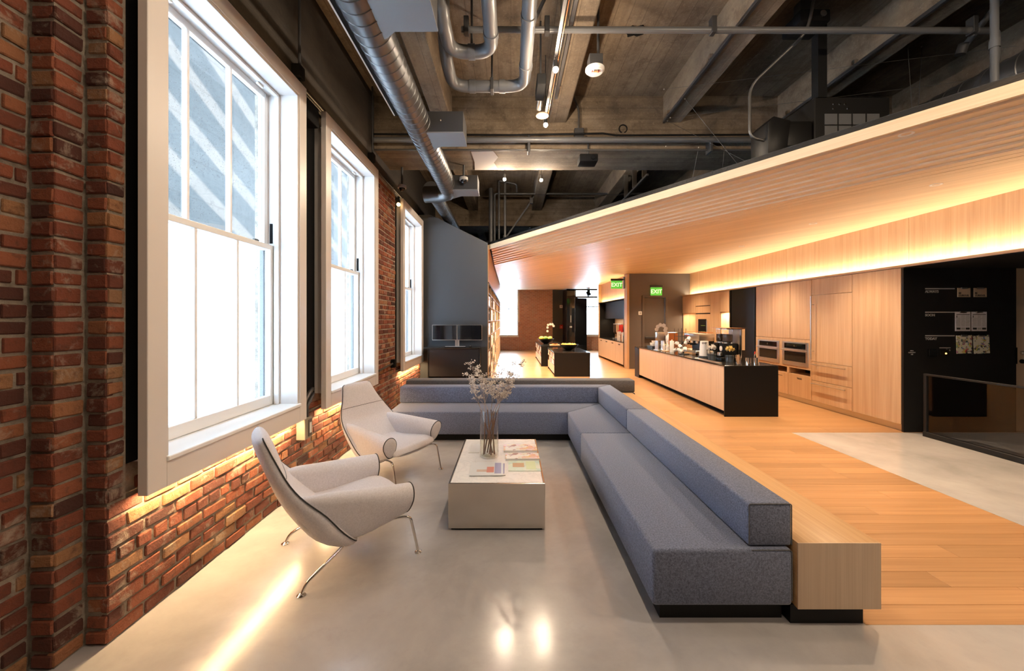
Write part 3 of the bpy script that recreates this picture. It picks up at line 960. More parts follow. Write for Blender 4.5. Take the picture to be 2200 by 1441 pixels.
# fridge column
t = cab('refrigerator', 'panelled refrigerator column with long steel handle and two drawers', 6.66, 7.56, 'refrigerator')
carcass(t, 6.66, 7.56, 0.1, ZT); toe(t, 6.66, 7.56)
front(t, 'top_panel', 6.66, 7.56, 2.108, ZT)
dr = front(t, 'door', 6.66, 7.56, 0.852, 2.108)
def bar(p0, p1, off, par, posts):
    q = B(); q.cyl(p0, p1, 0.012, seg=12)
    for p in posts: q.cyl(p, (XK, p[1], p[2]), 0.007, seg=8)
    put('handle', q, MT['steel'], par)
bar((XK - 0.06, 7.5, 0.89), (XK - 0.06, 7.5, 2.09), 0, dr, [(XK - 0.06, 7.5, 1.05), (XK - 0.06, 7.5, 1.93)])
for z0, z1, zh in ((0.494, 0.852, 0.80), (0.1, 0.494, 0.44)):
    dw = front(t, 'drawer', 6.66, 7.56, z0, z1)
    bar((XK - 0.06, 6.74, zh), (XK - 0.06, 7.5, zh), 0, dw, [(XK - 0.06, 6.8, zh), (XK - 0.06, 7.44, zh)])
# three tall uppers + oven housing + trash cabinets
for y0, y1, lab in ((8.70, 9.27, 'oak wall cabinet door beside the black recess, above the ovens'), (8.14, 8.70, 'oak wall cabinet door in the middle above the two ovens'), (7.56, 8.14, 'oak wall cabinet door above the near oven, beside the refrigerator')):
    t = cab('wall_cabinet', lab, y0, y1)
    carcass(t, y0, y1, 1.255, ZT); front(t, 'door', y0, y1, 1.255, ZT)
t = cab('oven_housing', 'oak housing band around the two steel ovens', 7.56, 9.27)
q = B()
OV = ((7.63, 8.36), (8.46, 9.19))
q.box(XK, XK + 0.022, 7.56, OV[0][0], 0.69, 1.253); q.box(XK, XK + 0.022, OV[0][1], OV[1][0], 0.69, 1.253); q.box(XK, XK + 0.022, OV[1][1], 9.27, 0.69, 1.253)
for a, c in OV: q.box(XK, XK + 0.022, a, c, 0.69, 0.715); q.box(XK, XK + 0.022, a, c, 1.195, 1.253)
put('front_frame', q, MT['oak_z'], t, None)
put('carcass', B().box(XK + 0.2, XB, 7.56, 9.27, 0.69, 1.253), MT['oak_z'], t, None)
for (a, c), lab in zip(OV, ('built-in steel oven next to the refrigerator', 'built-in steel oven next to the black recess')):
    t = thing('oven', lab, 'oven', (XK, (a + c) / 2, 0.715), group='built-in ovens')
    put('body', B().box(XK - 0.012, XK + 0.19, a, c, 0.717, 1.193, 0.004), MT['steel'], t)
    put('control_panel', B().box(XK - 0.016, XK - 0.010, a + 0.07, c - 0.07, 1.06, 1.165), MT['dark_glass'], t)
    put('door_glass', B().box(XK - 0.018, XK - 0.010, a + 0.07, c - 0.07, 0.80, 1.0, 0.002), MT['dark_glass'], t)
    q = B(); q.cyl((XK - 0.055, a + 0.02, 1.03), (XK - 0.055, c - 0.02, 1.03), 0.011, seg=12); q.cyl((XK - 0.055, a + 0.05, 1.03), (XK - 0.01, a + 0.05, 1.03), 0.007); q.cyl((XK - 0.055, c - 0.05, 1.03), (XK - 0.01, c - 0.05, 1.03), 0.007)
    put('handle', q, MT['steel'], t)
    put('dial', B().lathe([(0.02, 0), (0.02, 0.015), (0.016, 0.02)], (XK - 0.036, (a + c) / 2 - 0.02, 1.115), 16, axis='x'), MT['chrome'], t)
for y0, y1, word, lab in ((7.56, 8.2, 'TRASH', 'oak trash cabinet with open slot below the near oven'), (8.2, 8.74, 'RECYCLE', 'oak recycling cabinet with open slot below the far oven'), (8.74, 9.27, None, 'oak base cabinet with open slot beside the black recess')):
    t = cab('bin_cabinet', lab, y0, y1, group='oak bin cabinets under the ovens')
    carcass(t, y0, y1, 0.1, 0.548); carcass(t, y0, y1, 0.67, 0.69); carcass(t, y0, y1, 0.548, 0.67, 'blackmatt', 6.1); toe(t, y0, y1)
    q = B(); q.box(XK, XK + 0.022, y0, y0 + 0.03, 0.548, 0.688); q.box(XK, XK + 0.022, y1 - 0.03, y1, 0.548, 0.688); q.box(XK, XK + 0.022, y0 + 0.03, y1 - 0.03, 0.67, 0.688)
    q.box(XK + 0.022, 6.1, y0, y0 + 0.012, 0.548, 0.67); q.box(XK + 0.022, 6.1, y1 - 0.012, y1, 0.548, 0.67)
    put('slot_frame', q, MT['oak_z'], t, None)
    dd = front(t, 'door', y0, y1, 0.1, 0.548)
    if word == 'RECYCLE': put('label_strip', B().box(XK - 0.0008, XK, (y0 + y1) / 2 - 0.1, (y0 + y1) / 2 + 0.1, 0.462, 0.472), MT['ink'], dd, None)
    elif word: lettering('lettering', word, 0.045, MT['ink'], dd, (XK - 0.001, (y0 + y1) / 2, 0.455), (PI / 2, 0, -PI / 2), 0.0008, 'CENTER')
# black recess with pocket doors
t = cab('appliance_recess', 'tall black pocket-door recess between the oak cabinets', 9.27, 10.40)
put('back_panel', B().box(6.2, 6.25, 9.27, 10.40, 0, ZT), MT['black'], t, None)
put('side_panel', B().box(XK, 6.2, 9.272, 9.34, 0, ZT), MT['black'], t, None)
put('pocket_door', B().box(XK, XK + 0.03, 9.345, 10.3, 0.0, ZT), MT['black'], t, None)
put('door_edge', B().box(XK - 0.012, XK, 9.30, 9.345, 0, ZT), MT['blacksteel'], t, None)
put('side_panel', B().box(XK, 6.2, 10.34, 10.398, 0, ZT), MT['black'], t, None)
# far section: wall cabinets, open lit niches, tall column with glass-door fridge
for y0, y1, lab in ((10.40, 10.86, 'oak wall cabinet over the narrow lit niche'), (12.3, 13.23, 'oak wall cabinet over the lit corner niche by the exit door')):
    t = cab('wall_cabinet', lab, y0, y1)
    carcass(t, y0, y1, 1.85, ZT); front(t, 'door', y0, y1, 1.85, ZT)
    t = cab('niche_counter', lab.replace('oak wall cabinet over', 'oak base cabinet and black counter of'), y0, y1)
    carcass(t, y0, y1, 0.1, 0.86); front(t, 'door', y0, y1, 0.1, 0.86); toe(t, y0, y1)
    put('worktop', B().box(XK, XB, y0, y1, 0.862, 0.89), MT['stone'], t)
    put('splashback', B().box(6.2, 6.25, y0, y1, 0.89, 1.845), MT['oak_z'], t, None)
    put('side_cheek', B().box(XK + 0.02, 6.2, y1 - 0.018, y1, 0.89, 1.845), MT['oak_z'], t, None)
    area_light('niche_light', (5.98, (y0 + y1) / 2, 1.842), 0.25, (y1 - y0) * 0.6, 14, WARM2, (0.1, 0, -1))
t = cab('wine_fridge_column', 'tall oak column with slotted vents and small glass-door fridge', 10.86, 12.3, 'cabinet')
carcass(t, 10.86, 12.3, 0.1, ZT); toe(t, 10.86, 12.3)
front(t, 'filler_panel', 10.86, 11.39, 0.1, ZT)
front(t, 'flap', 11.39, 12.3, 2.06, ZT); front(t, 'panel', 11.39, 12.3, 1.84, 2.05); 
put('vent_slot', B().box(XK - 0.004, XK + 0.003, 11.40, 12.28, 2.046, 2.062), MT['blackmatt'], t)
put('vent_slot', B().box(XK - 0.004, XK + 0.003, 11.40, 12.28, 1.815, 1.838), MT['blackmatt'], t)
fd = front(t, 'fridge_door', 11.39, 12.3, 0.1, 1.81)
put('glass', B().box(XK - 0.004, XK + 0.004, 11.62, 12.12, 0.95, 1.66), MT['dark_glass'], fd, None)
q = B(); q.cyl((XK - 0.05, 11.5, 0.9), (XK - 0.05, 11.5, 1.62), 0.012)
put('handle', q, MT['steel'], fd)
for z in (1.1, 1.28, 1.46):
    put('shelf_reflection_bar', B().box(XK - 0.006, XK - 0.003, 11.68, 11.95, z, z + 0.012), MT['leaf'], fd, None)

# ------------------------------------------------------------------ black notice wall facing the camera
YN = 5.79
b = B(); b.box(XK, 7.40, YN, YN + 0.03, 0, 2.402)
nw = struct('wall_notice', b, MT['blacksteel'], 'black steel notice wall with ALWAYS, SOON and TODAY rows')
b = B(); b.box(8.4, 9.2, YN, YN + 0.1, 0, 2.402); b.box(7.4, 9.2, YN + 0.1, YN + 0.12, 0, 2.402)
struct('wall_notice_return', b, MT['blackmatt'], 'dark wall behind the oak door at the right edge')
FR = (PI / 2, 0, 0)
def nx(px): return (px - 1097) * YN / 850
def nz(py): return 1.65 - (py - 686) * YN / 850
for word, ybar, ybase in (('ALWAYS', 620, 628.5), ('SOON', 670.5, 679.2), ('TODAY', 721, 729.8)):
    put('bar', B().box(nx(1987.5), nx(2051), YN - 0.002, YN + 0.001, nz(ybar) - 0.008, nz(ybar) + 0.008), MT['letter'], nw, None)
    lettering('lettering', word, 0.05, MT['letter'], nw, (nx(1987.5), YN - 0.001, nz(ybase)), FR, 0.0016)
put('bar', B().box(nx(2018), nx(2042), YN - 0.002, YN + 0.001, nz(747) - 0.006, nz(747) + 0.006), MT['letter'], nw, None)
lettering('lettering', 'Bye', 0.042, MT['letter'], nw, (nx(2032.5), YN - 0.001, nz(753.5)), FR, 0.0012)
for i, s_ in enumerate(('MAX', 'CAPACITY', '140')):
    lettering('lettering', s_, 0.022, MT['letter'], nw, (nx(1959), YN - 0.001, nz(754.3 + 4 * i)), FR, 0.0004, 'CENTER')
put('card_reader', B().box(nx(1993), nx(2010), YN - 0.02, YN + 0.001, nz(765.5), nz(749.5), 0.004), MT['dark_glass'], nw)
cr = put('switch_plate', B().box(nx(2018), nx(2037), YN - 0.015, YN + 0.001, nz(765.5), nz(750), 0.003), MT['black'], nw)
put('indicator', B().lathe([(0.012, 0), (0.009, -0.006)], (nx(2030), YN - 0.015, nz(759)), 14, axis='y'), MT['orange_led'], cr)
CLIPM = MT['conduit']
newsm = print_mat('newsprint', (0.62, 0.60, 0.62), [(0.66, 0.64, 0.66), (0.5, 0.48, 0.5), (0.6, 0.58, 0.6)], 90, 0.5)
artm = print_mat('splashy_print', (0.66, 0.64, 0.52), [(0.55, 0.06, 0.05), (0.10, 0.22, 0.5), (0.62, 0.58, 0.10), (0.22, 0.08, 0.30), (0.6, 0.5, 0.06), (0.08, 0.3, 0.28), (0.03, 0.03, 0.04)], 42, 0.52)
def clipboard(x0, x1, y0, y1, m, tilt, lab, words=None, news=False):
    a, c, e, f = nx(x0), nx(x1), nz(y1), nz(y0)
    t = thing('clipboard', lab, 'clipboard', ((a + c) / 2, YN, e), group='clipboards on the black notice wall')
    bd = put('sheet', B().box(a, c, YN - 0.012, YN - 0.003, e, f), m, t, None)
    if news:
        wd = c - a
        put('headline', B().box(a + 0.012, c - 0.012, YN - 0.0128, YN - 0.0122, f - 0.044, f - 0.036), MT['ink'], bd, None)
        put('drop_cap', B().box(a + 0.014, a + 0.024, YN - 0.0128, YN - 0.0122, f - 0.085, f - 0.055), MT['ink'], bd, None)
        for k in range(3):
            put('picture', B().box(a + 0.014 + k * wd * 0.31, a + 0.014 + k * wd * 0.31 + wd * 0.26, YN - 0.0128, YN - 0.0122, e + 0.022, e + 0.05), MT['ink'] if k != 1 else MT['letter'], bd, None)
        for k in range(26):
            zt = f - 0.055 - 0.0062 * k
            for j in range(3):
                if j == 0 and k < 5: continue
                put('text_line', B().box(a + 0.014 + j * wd * 0.31, a + 0.014 + j * wd * 0.31 + wd * random.uniform(0.22, 0.27), YN - 0.0126, YN - 0.0121, zt, zt + 0.0022), MT['letter'], bd, None)
    if words:
        lettering('lettering', words, 0.034, MT['ink'], bd, (a + 0.012, YN - 0.0125, e + 0.046), FR, 0.0016, extrude=0.0003)
    xm = (a + c) / 2
    q = B(); q.box(xm - 0.045, xm + 0.045, YN - 0.02, YN - 0.002, f - 0.014, f + 0.006, 0.004)
    q.cyl((xm - 0.05, YN - 0.018, f - 0.014), (xm + 0.05, YN - 0.018, f - 0.014), 0.005, seg=8)
    put('clip', q, MT['steel'], t)
    if tilt:
        for ch in (bd,):
            ch.data.transform(Matrix.Translation((xm, 0, f)) @ Matrix.Rotation(tilt, 4, 'Y') @ Matrix.Translation((-xm, 0, -f)))
    return t
clipboard(2056, 2083, 618.5, 638, MT['kraft'], 0, 'kraft BE CURIOUS card nearer the ALWAYS lettering', 'BE\nCURIOUS.')
clipboard(2090.7, 2118, 618.5, 638, MT['kraft'], 0, 'kraft BE CURIOUS card farther from the ALWAYS lettering', 'BE\nCURIOUS.')
clipboard(2051, 2083, 669.6, 711, newsm, 0, 'newspaper page clipped nearer the SOON lettering', None, True)
clipboard(2086, 2118, 669.6, 711, newsm, 0, 'newspaper page clipped farther from the SOON lettering', None, True)
clipboard(2053, 2086, 720, 759, artm, -0.03, 'colourful print clipped nearer the TODAY lettering')
clipboard(2089.6, 2123, 720, 759, artm, -0.05, 'colourful print clipped farther from the TODAY lettering')
# oak door at the right edge
d = thing('door_2', 'oak door with black lever handle at the right edge', None, (7.9, YN, 0), kind='structure')
put('door_leaf', B().box(7.41, 8.4, YN + 0.02, YN + 0.06, 0.01, 2.40, 0.002), MT['oak_pale'], d)
put('strike_plate', B().box(7.385, 7.41, YN - 0.006, YN + 0.02, 1.0, 1.24), MT['blackmatt'], d)
q = B(); q.lathe([(0.03, 0.02), (0.03, 0.0), (0.022, -0.012)], (7.50, YN, 1.035), 18, axis='y'); q.tube(rounded([(7.50, YN, 1.035), (7.50, YN - 0.05, 1.035), (7.64, YN - 0.05, 1.03)], 0.02), 0.011, 10)
put('lever_handle', q, MT['blackmatt'], d)
put('lock', B().lathe([(0.026, 0.02), (0.026, -0.004), (0.016, -0.014)], (7.505, YN, 1.16), 18, axis='y'), MT['steel'], d)

# glass stair rail
t = thing('glass_railing', 'black framed glass stair railing in front of the notice wall', 'railing', (5.86, 4, 0))
XR = 5.86
q = B(); q.box(XR - 0.02, XR + 0.02, 5.56, 5.6, 0.0, 0.88, 0.003); put('post', q, MT['blacksteel'], t)
put('top_rail', B().box(XR - 0.022, XR + 0.022, 0.6, 5.6, 0.86, 0.885, 0.003), MT['blacksteel'], t)
put('bottom_rail', B().box(XR - 0.03, XR + 0.03, 0.6, 5.6, 0.0, 0.07, 0.003), MT['blacksteel'], t)
for a, c in ((0.6, 2.2), (2.21, 3.85), (3.86, 5.54)):
    put('pane', B().box(XR - 0.006, XR + 0.006, a, c, 0.07, 0.86), MT['rail_glass'], t, None)

# ================================================================== FURNITURE
# ------------------------------------------------------------------ corner sofa
FE = MT['felt']
sofa = thing('corner_sofa', 'long blue-grey felt corner sofa around the coffee table', 'sofa', (1.15, 5.0, 0))
ZS, ZB_, ZP = 0.41, 0.65, 0.105
def cushion(poly, z0, z1, nm, m=FE, par=None, bev=0.018):
    q = B(); q.prism(poly, 'z', z0, z1, bev)
    return put(nm, q, m, par or sofa, 50)
g = 0.0015
YS = 4.33
cushion([(0.765, 2.13), (1.52, 2.13), (1.52, YS - g), (0.765, YS - g)], ZP, ZS, 'seat')
cushion([(0.765, YS + g), (1.52, YS + g), (1.52, 6.06), (0.765 + 0.0 , 5.305)], ZP, ZS, 'seat')
cushion([(-1.645, 5.305), (0.763, 5.305), (1.518, 6.06), (-1.645, 6.06)], ZP, ZS, 'seat')
cushion([(1.297, 2.155), (1.535, 2.155), (1.535, YS + 0.1 - g), (1.297, YS + 0.1 - g)], ZS + 0.002, ZB_, 'backrest')
cushion([(1.297, YS + 0.1 + g), (1.535, YS + 0.1 + g), (1.535, 6.10), (1.295, 5.86)], ZS + 0.002, ZB_, 'backrest')
cushion([(-0.235 + g, 5.862), (1.293, 5.862), (1.532, 6.10), (-0.235 + g, 6.10)], ZS + 0.002, ZB_, 'backrest')
cushion([(-1.645, 5.862), (-0.235 - g, 5.862), (-0.235 - g, 6.10), (-1.645, 6.10)], ZS + 0.002, ZB_, 'backrest')
put('plinth', B().prism([(0.825, 2.19), (1.50, 2.19), (1.50, 6.05), (-1.6, 6.05), (-1.6, 5.41), (0.825, 5.41)], 'z', 0.0, ZP + 0.003), MT['black'], sofa)
# piping seams of the near end
seam = B()
seam.tube(rounded([(1.518, 2.134, ZP + 0.03), (1.518, 2.134, ZS - 0.004), (1.3, 2.134, ZS - 0.004)], 0.02), 0.003, 6)
put('seam', seam, MT['felt_dark'], sofa)
seam = B()
seam.tube(rounded([(1.300, 2.157, ZS + 0.012), (1.300, 2.157, ZB_ - 0.006), (1.532, 2.157, ZB_ - 0.006), (1.532, 2.157, ZS + 0.012)], 0.012), 0.003, 6)
put('seam', seam, MT['felt_dark'], sofa)
# oak ledge behind the sofa
led = thing('oak_ledge', 'oak console ledge running behind the corner sofa', 'ledge', (1.76, 4.3, 0))
put('ledge_box', B().prism([(1.54, 2.125), (1.985, 2.125), (1.985, 6.46), (-1.7, 6.46), (-1.7, 6.105), (1.54, 6.105)], 'z', 0.098, 0.452, 0.0015), MT['oak_ledge'], led)
put('plinth', B().prism([(1.52, 2.15), (1.915, 2.15), (1.915, 6.4), (-1.65, 6.4), (-1.65, 6.12), (1.52, 6.12)], 'z', 0.0, 0.1), MT['black'], led)
put('end_panel', B().box(1.54, 1.985, 2.119, 2.1245, 0.098, 0.452), MT['oak_pale'], led, None)
# second bench, back to back with the first
s2 = thing('second_sofa', 'charcoal felt bench seen behind the corner sofa', 'sofa', (0.15, 7.0, 0))
q = B(); q.prism([(-1.7, 6.47), (2.04, 6.47), (2.04, 7.25), (-1.7, 7.25)], 'z', ZP, 0.448, 0.015); put('seat', q, MT['felt_dark'], s2, 50)
q = B(); q.prism([(-1.72, 6.5), (2.045, 6.5), (2.045, 6.78), (-1.72, 6.78)], 'z', 0.452, ZB_, 0.02); put('backrest', q, MT['felt_dark'], s2, 50)
put('plinth', B().box(-1.65, 1.98, 6.55, 7.2, 0, ZP + 0.002), MT['black'], s2)

# ------------------------------------------------------------------ coffee table
tb = thing('coffee_table', 'low marble-topped coffee table with polished steel sides', 'table', (-0.11, 3.66, 0))
TX0, TX1, TY0, TY1, TZ = -0.487, 0.269, 3.09, 4.235, 0.37
put('side_panel', B().box(TX0, TX1, TY0, TY0 + 0.012, 0.018, TZ, 0.0015), MT['mirror_steel'], tb)
put('side_panel', B().box(TX0, TX1, TY1 - 0.012, TY1, 0.018, TZ, 0.0015), MT['mirror_steel'], tb)
put('side_panel', B().box(TX0, TX0 + 0.012, TY0 + 0.012, TY1 - 0.012, 0.018, TZ, 0.0015), MT['mirror_steel'], tb)
put('side_panel', B().box(TX1 - 0.012, TX1, TY0 + 0.012, TY1 - 0.012, 0.018, TZ, 0.0015), MT['mirror_steel'], tb)
put('marble_top', B().box(TX0 + 0.015, TX1 - 0.015, TY0 + 0.013, TY1 - 0.015, 0.3, TZ + 0.001, 0.0015), MT['marble'], tb)
put('base', B().box(TX0 + 0.02, TX1 - 0.02, TY0 + 0.02, TY1 - 0.02, 0.0, 0.3), MT['blackmatt'], tb)

# vase and dried branches
VC = (-0.2, 3.70, TZ + 0.002)
va = thing('glass_vase', 'tall clear cylinder vase on the coffee table', 'vase', VC)
R_ = 0.087
q = B(); q.lathe([(R_ - 0.004, 0.018), (R_ - 0.004, 0.435), (R_ - 0.002, 0.438), (R_, 0.435), (R_, 0.004), (R_ - 0.004, 0.0), (0.001, 0.0), (0.001, 0.018)], VC, 40, cap=False)
put('glass', q, MT['glass'], va)
q = B(); q.lathe([(0.001, 0.019), (R_ - 0.0045, 0.019), (R_ - 0.0045, 0.165), (0.001, 0.165)], VC, 40, cap=False)
put('water', q, MT['water'], va)
br = thing('dried_branches', 'bunch of pale dried flowering branches in the glass vase', 'branches', (VC[0], VC[1], VC[2] + 0.02))
random.seed(21)
def spray(par, p, dirv, length, depth, buds, tw):
    pts = [Vector(p)]; d = Vector(dirv).normalized(); n = 4
    for i in range(n):
        d = (d + Vector((random.uniform(-.28, .28), random.uniform(-.28, .28), random.uniform(-.08, .16)))).normalized()
        pts.append(pts[-1] + d * length / n)
    r0 = 0.0032 * (0.62 ** depth)
    tw.tube(pts, [max(0.0007, r0 * (1 - 0.6 * i / n)) for i in range(n + 1)], 5)
    if depth >= 2:
        for i in range(random.randint(7, 11)):
            a = random.uniform(0, 2 * PI); c = pts[-1] + Vector((math.cos(a), math.sin(a), random.uniform(-0.4, 1.1))) * random.uniform(0.006, 0.03)
            tw.tube([pts[-1], c], [0.0007, 0.0006], 4)
            buds.ball(c, random.uniform(0.004, 0.0078), 1, (1, 1, 0.8))
        return
    for i in range(random.randint(4, 5)):
        k = random.randint(1, n)
        a = random.uniform(0, 2 * PI)
        nd = (d + Vector((math.cos(a), math.sin(a), random.uniform(0.0, 0.6))) * 0.75)
        spray(par, pts[k], nd, length * random.uniform(0.42, 0.62), depth + 1, buds, tw)
for (bx, by, lx, ly, lz, L) in ((-0.045, 0.0, 0.05, 0.02, 0.42, 0.42), (0.03, 0.03, -0.10, 0.0, 0.43, 0.36), (0.02, -0.035, -0.02, -0.03, 0.44, 0.40), (-0.02, 0.035, 0.07, -0.01, 0.42, 0.44),
                                (0.05, -0.01, 0.02, 0.03, 0.43, 0.46), (-0.05, -0.02, -0.055, 0.03, 0.40, 0.44), (0.0, 0.0, 0.09, 0.04, 0.40, 0.34), (0.045, 0.02, 0.06, -0.05, 0.41, 0.42)):
    base = Vector((VC[0] + bx, VC[1] + by, VC[2] + 0.022)); lip = Vector((VC[0] + lx * 0.75, VC[1] + ly * 0.75, VC[2] + lz))
    q = B(); mid = (base + lip) / 2 + Vector((random.uniform(-.008, .008), random.uniform(-.008, .008), 0))
    q.tube([base, mid, lip], [0.0068, 0.006, 0.0045], 7)
    stem = put('branch', q, MT['twig_wet'], br)
    tw = B(); bd = B()
    spray(stem, lip, (lip - base).normalized() + Vector((lx * 4.0, ly * 3.0, 0.1)), L * 0.66, 0, bd, tw)
    put('twigs', tw, MT['twig'], stem, kind='stuff'); put('buds', bd, MT['bud'], stem, kind='stuff')

# magazines
random.seed(5)
def magazine(px0, px1, py0, py1, cover, lab, rz=0.0, thick=0.006, z=TZ + 0.0015, blocks=()):
    Ya = (H - z - thick) * 850 / (py1 - 686); Yb = (H - z - thick) * 850 / (py0 - 686)
    ym = (Ya + Yb) / 2
    xa, xb = (px0 - 1097) * ym / 850, (px1 - 1097) * ym / 850
    t = thing('magazine', lab, 'magazine', ((xa + xb) / 2, ym, z), rz, 'magazines on the coffee table', local=True)
    w_, d_ = (xb - xa) / 2, (Yb - Ya) / 2
    put('pages', B().box(-w_ + 0.002, w_ - 0.002, -d_ + 0.002, d_ - 0.002, 0.0006, thick - 0.0006), MT['paper'], t, None)
    cv = put('cover', B().box(-w_, w_, -d_, d_, thick - 0.0006, thick), cover, t, None)
    put('cover', B().box(-w_, w_, -d_, d_, 0, 0.0006), cover, t, None)
    for (u0, u1, v0, v1, m) in blocks:
        put('print', B().box(-w_ + 2 * w_ * u0, -w_ + 2 * w_ * u1, -d_ + 2 * d_ * v0, -d_ + 2 * d_ * v1, thick + 0.0001, thick + 0.0004), m, cv, None)
    return t
cov1 = new_mat('pale_cover', (0.72, 0.74, 0.76), 0.3)
cov2 = print_mat('flower_cover', (0.78, 0.74, 0.68), [(0.75, 0.55, 0.2), (0.7, 0.35, 0.25), (0.75, 0.7, 0.55), (0.3, 0.12, 0.08), (0.75, 0.6, 0.65)], 22, 0.5)
cov3 = print_mat('green_cover', (0.62, 0.72, 0.60), [(0.62, 0.72, 0.55), (0.7, 0.75, 0.66), (0.5, 0.66, 0.6)], 16, 0.5)
blue = new_mat('violet_print', (0.30, 0.29, 0.46), 0.4); coral = new_mat('coral_print', (0.66, 0.26, 0.20), 0.4); skin = new_mat('tan_print', (0.62, 0.46, 0.38), 0.4); tan = new_mat('brown_print', (0.52, 0.32, 0.16), 0.4); pale_green = new_mat('pale_green_print', (0.62, 0.72, 0.46), 0.4)
magazine(1014, 1087, 994, 1020, MT['paper'], 'plain magazine peeking out from under the coral-dress cover', 0.0, 0.005, blocks=((0.9, 0.96, 0.1, 0.95, blue),))
magazine(1011, 1081, 992.5, 1020.5, cov1, 'magazine with a coral dress and violet block on its cover', 0.02, 0.006, TZ + 0.0066, ((0.74, 0.94, 0.12, 0.94, blue), (0.5, 0.72, 0.2, 0.62, coral), (0.2, 0.5, 0.25, 0.42, skin)))
magazine(1092, 1160, 989, 1011, cov3, 'pale green magazine with an orange animal near the table edge', 0.0, 0.005, TZ + 0.0015, ((0.14, 0.5, 0.35, 0.75, tan), (0.56, 0.86, 0.15, 0.9, pale_green)))
magazine(1086, 1158, 973, 985, cov2, 'flower-covered magazine on the lower of two piles beside the vase', 0.02, 0.02)
magazine(1082, 1153, 954, 967.5, cov2, 'flower-covered magazine farthest back beside the vase', 0.02, 0.02)
magazine(1009, 1032, 953, 972, cov1, 'pale magazine half hidden behind the vase', 0.0, 0.005)

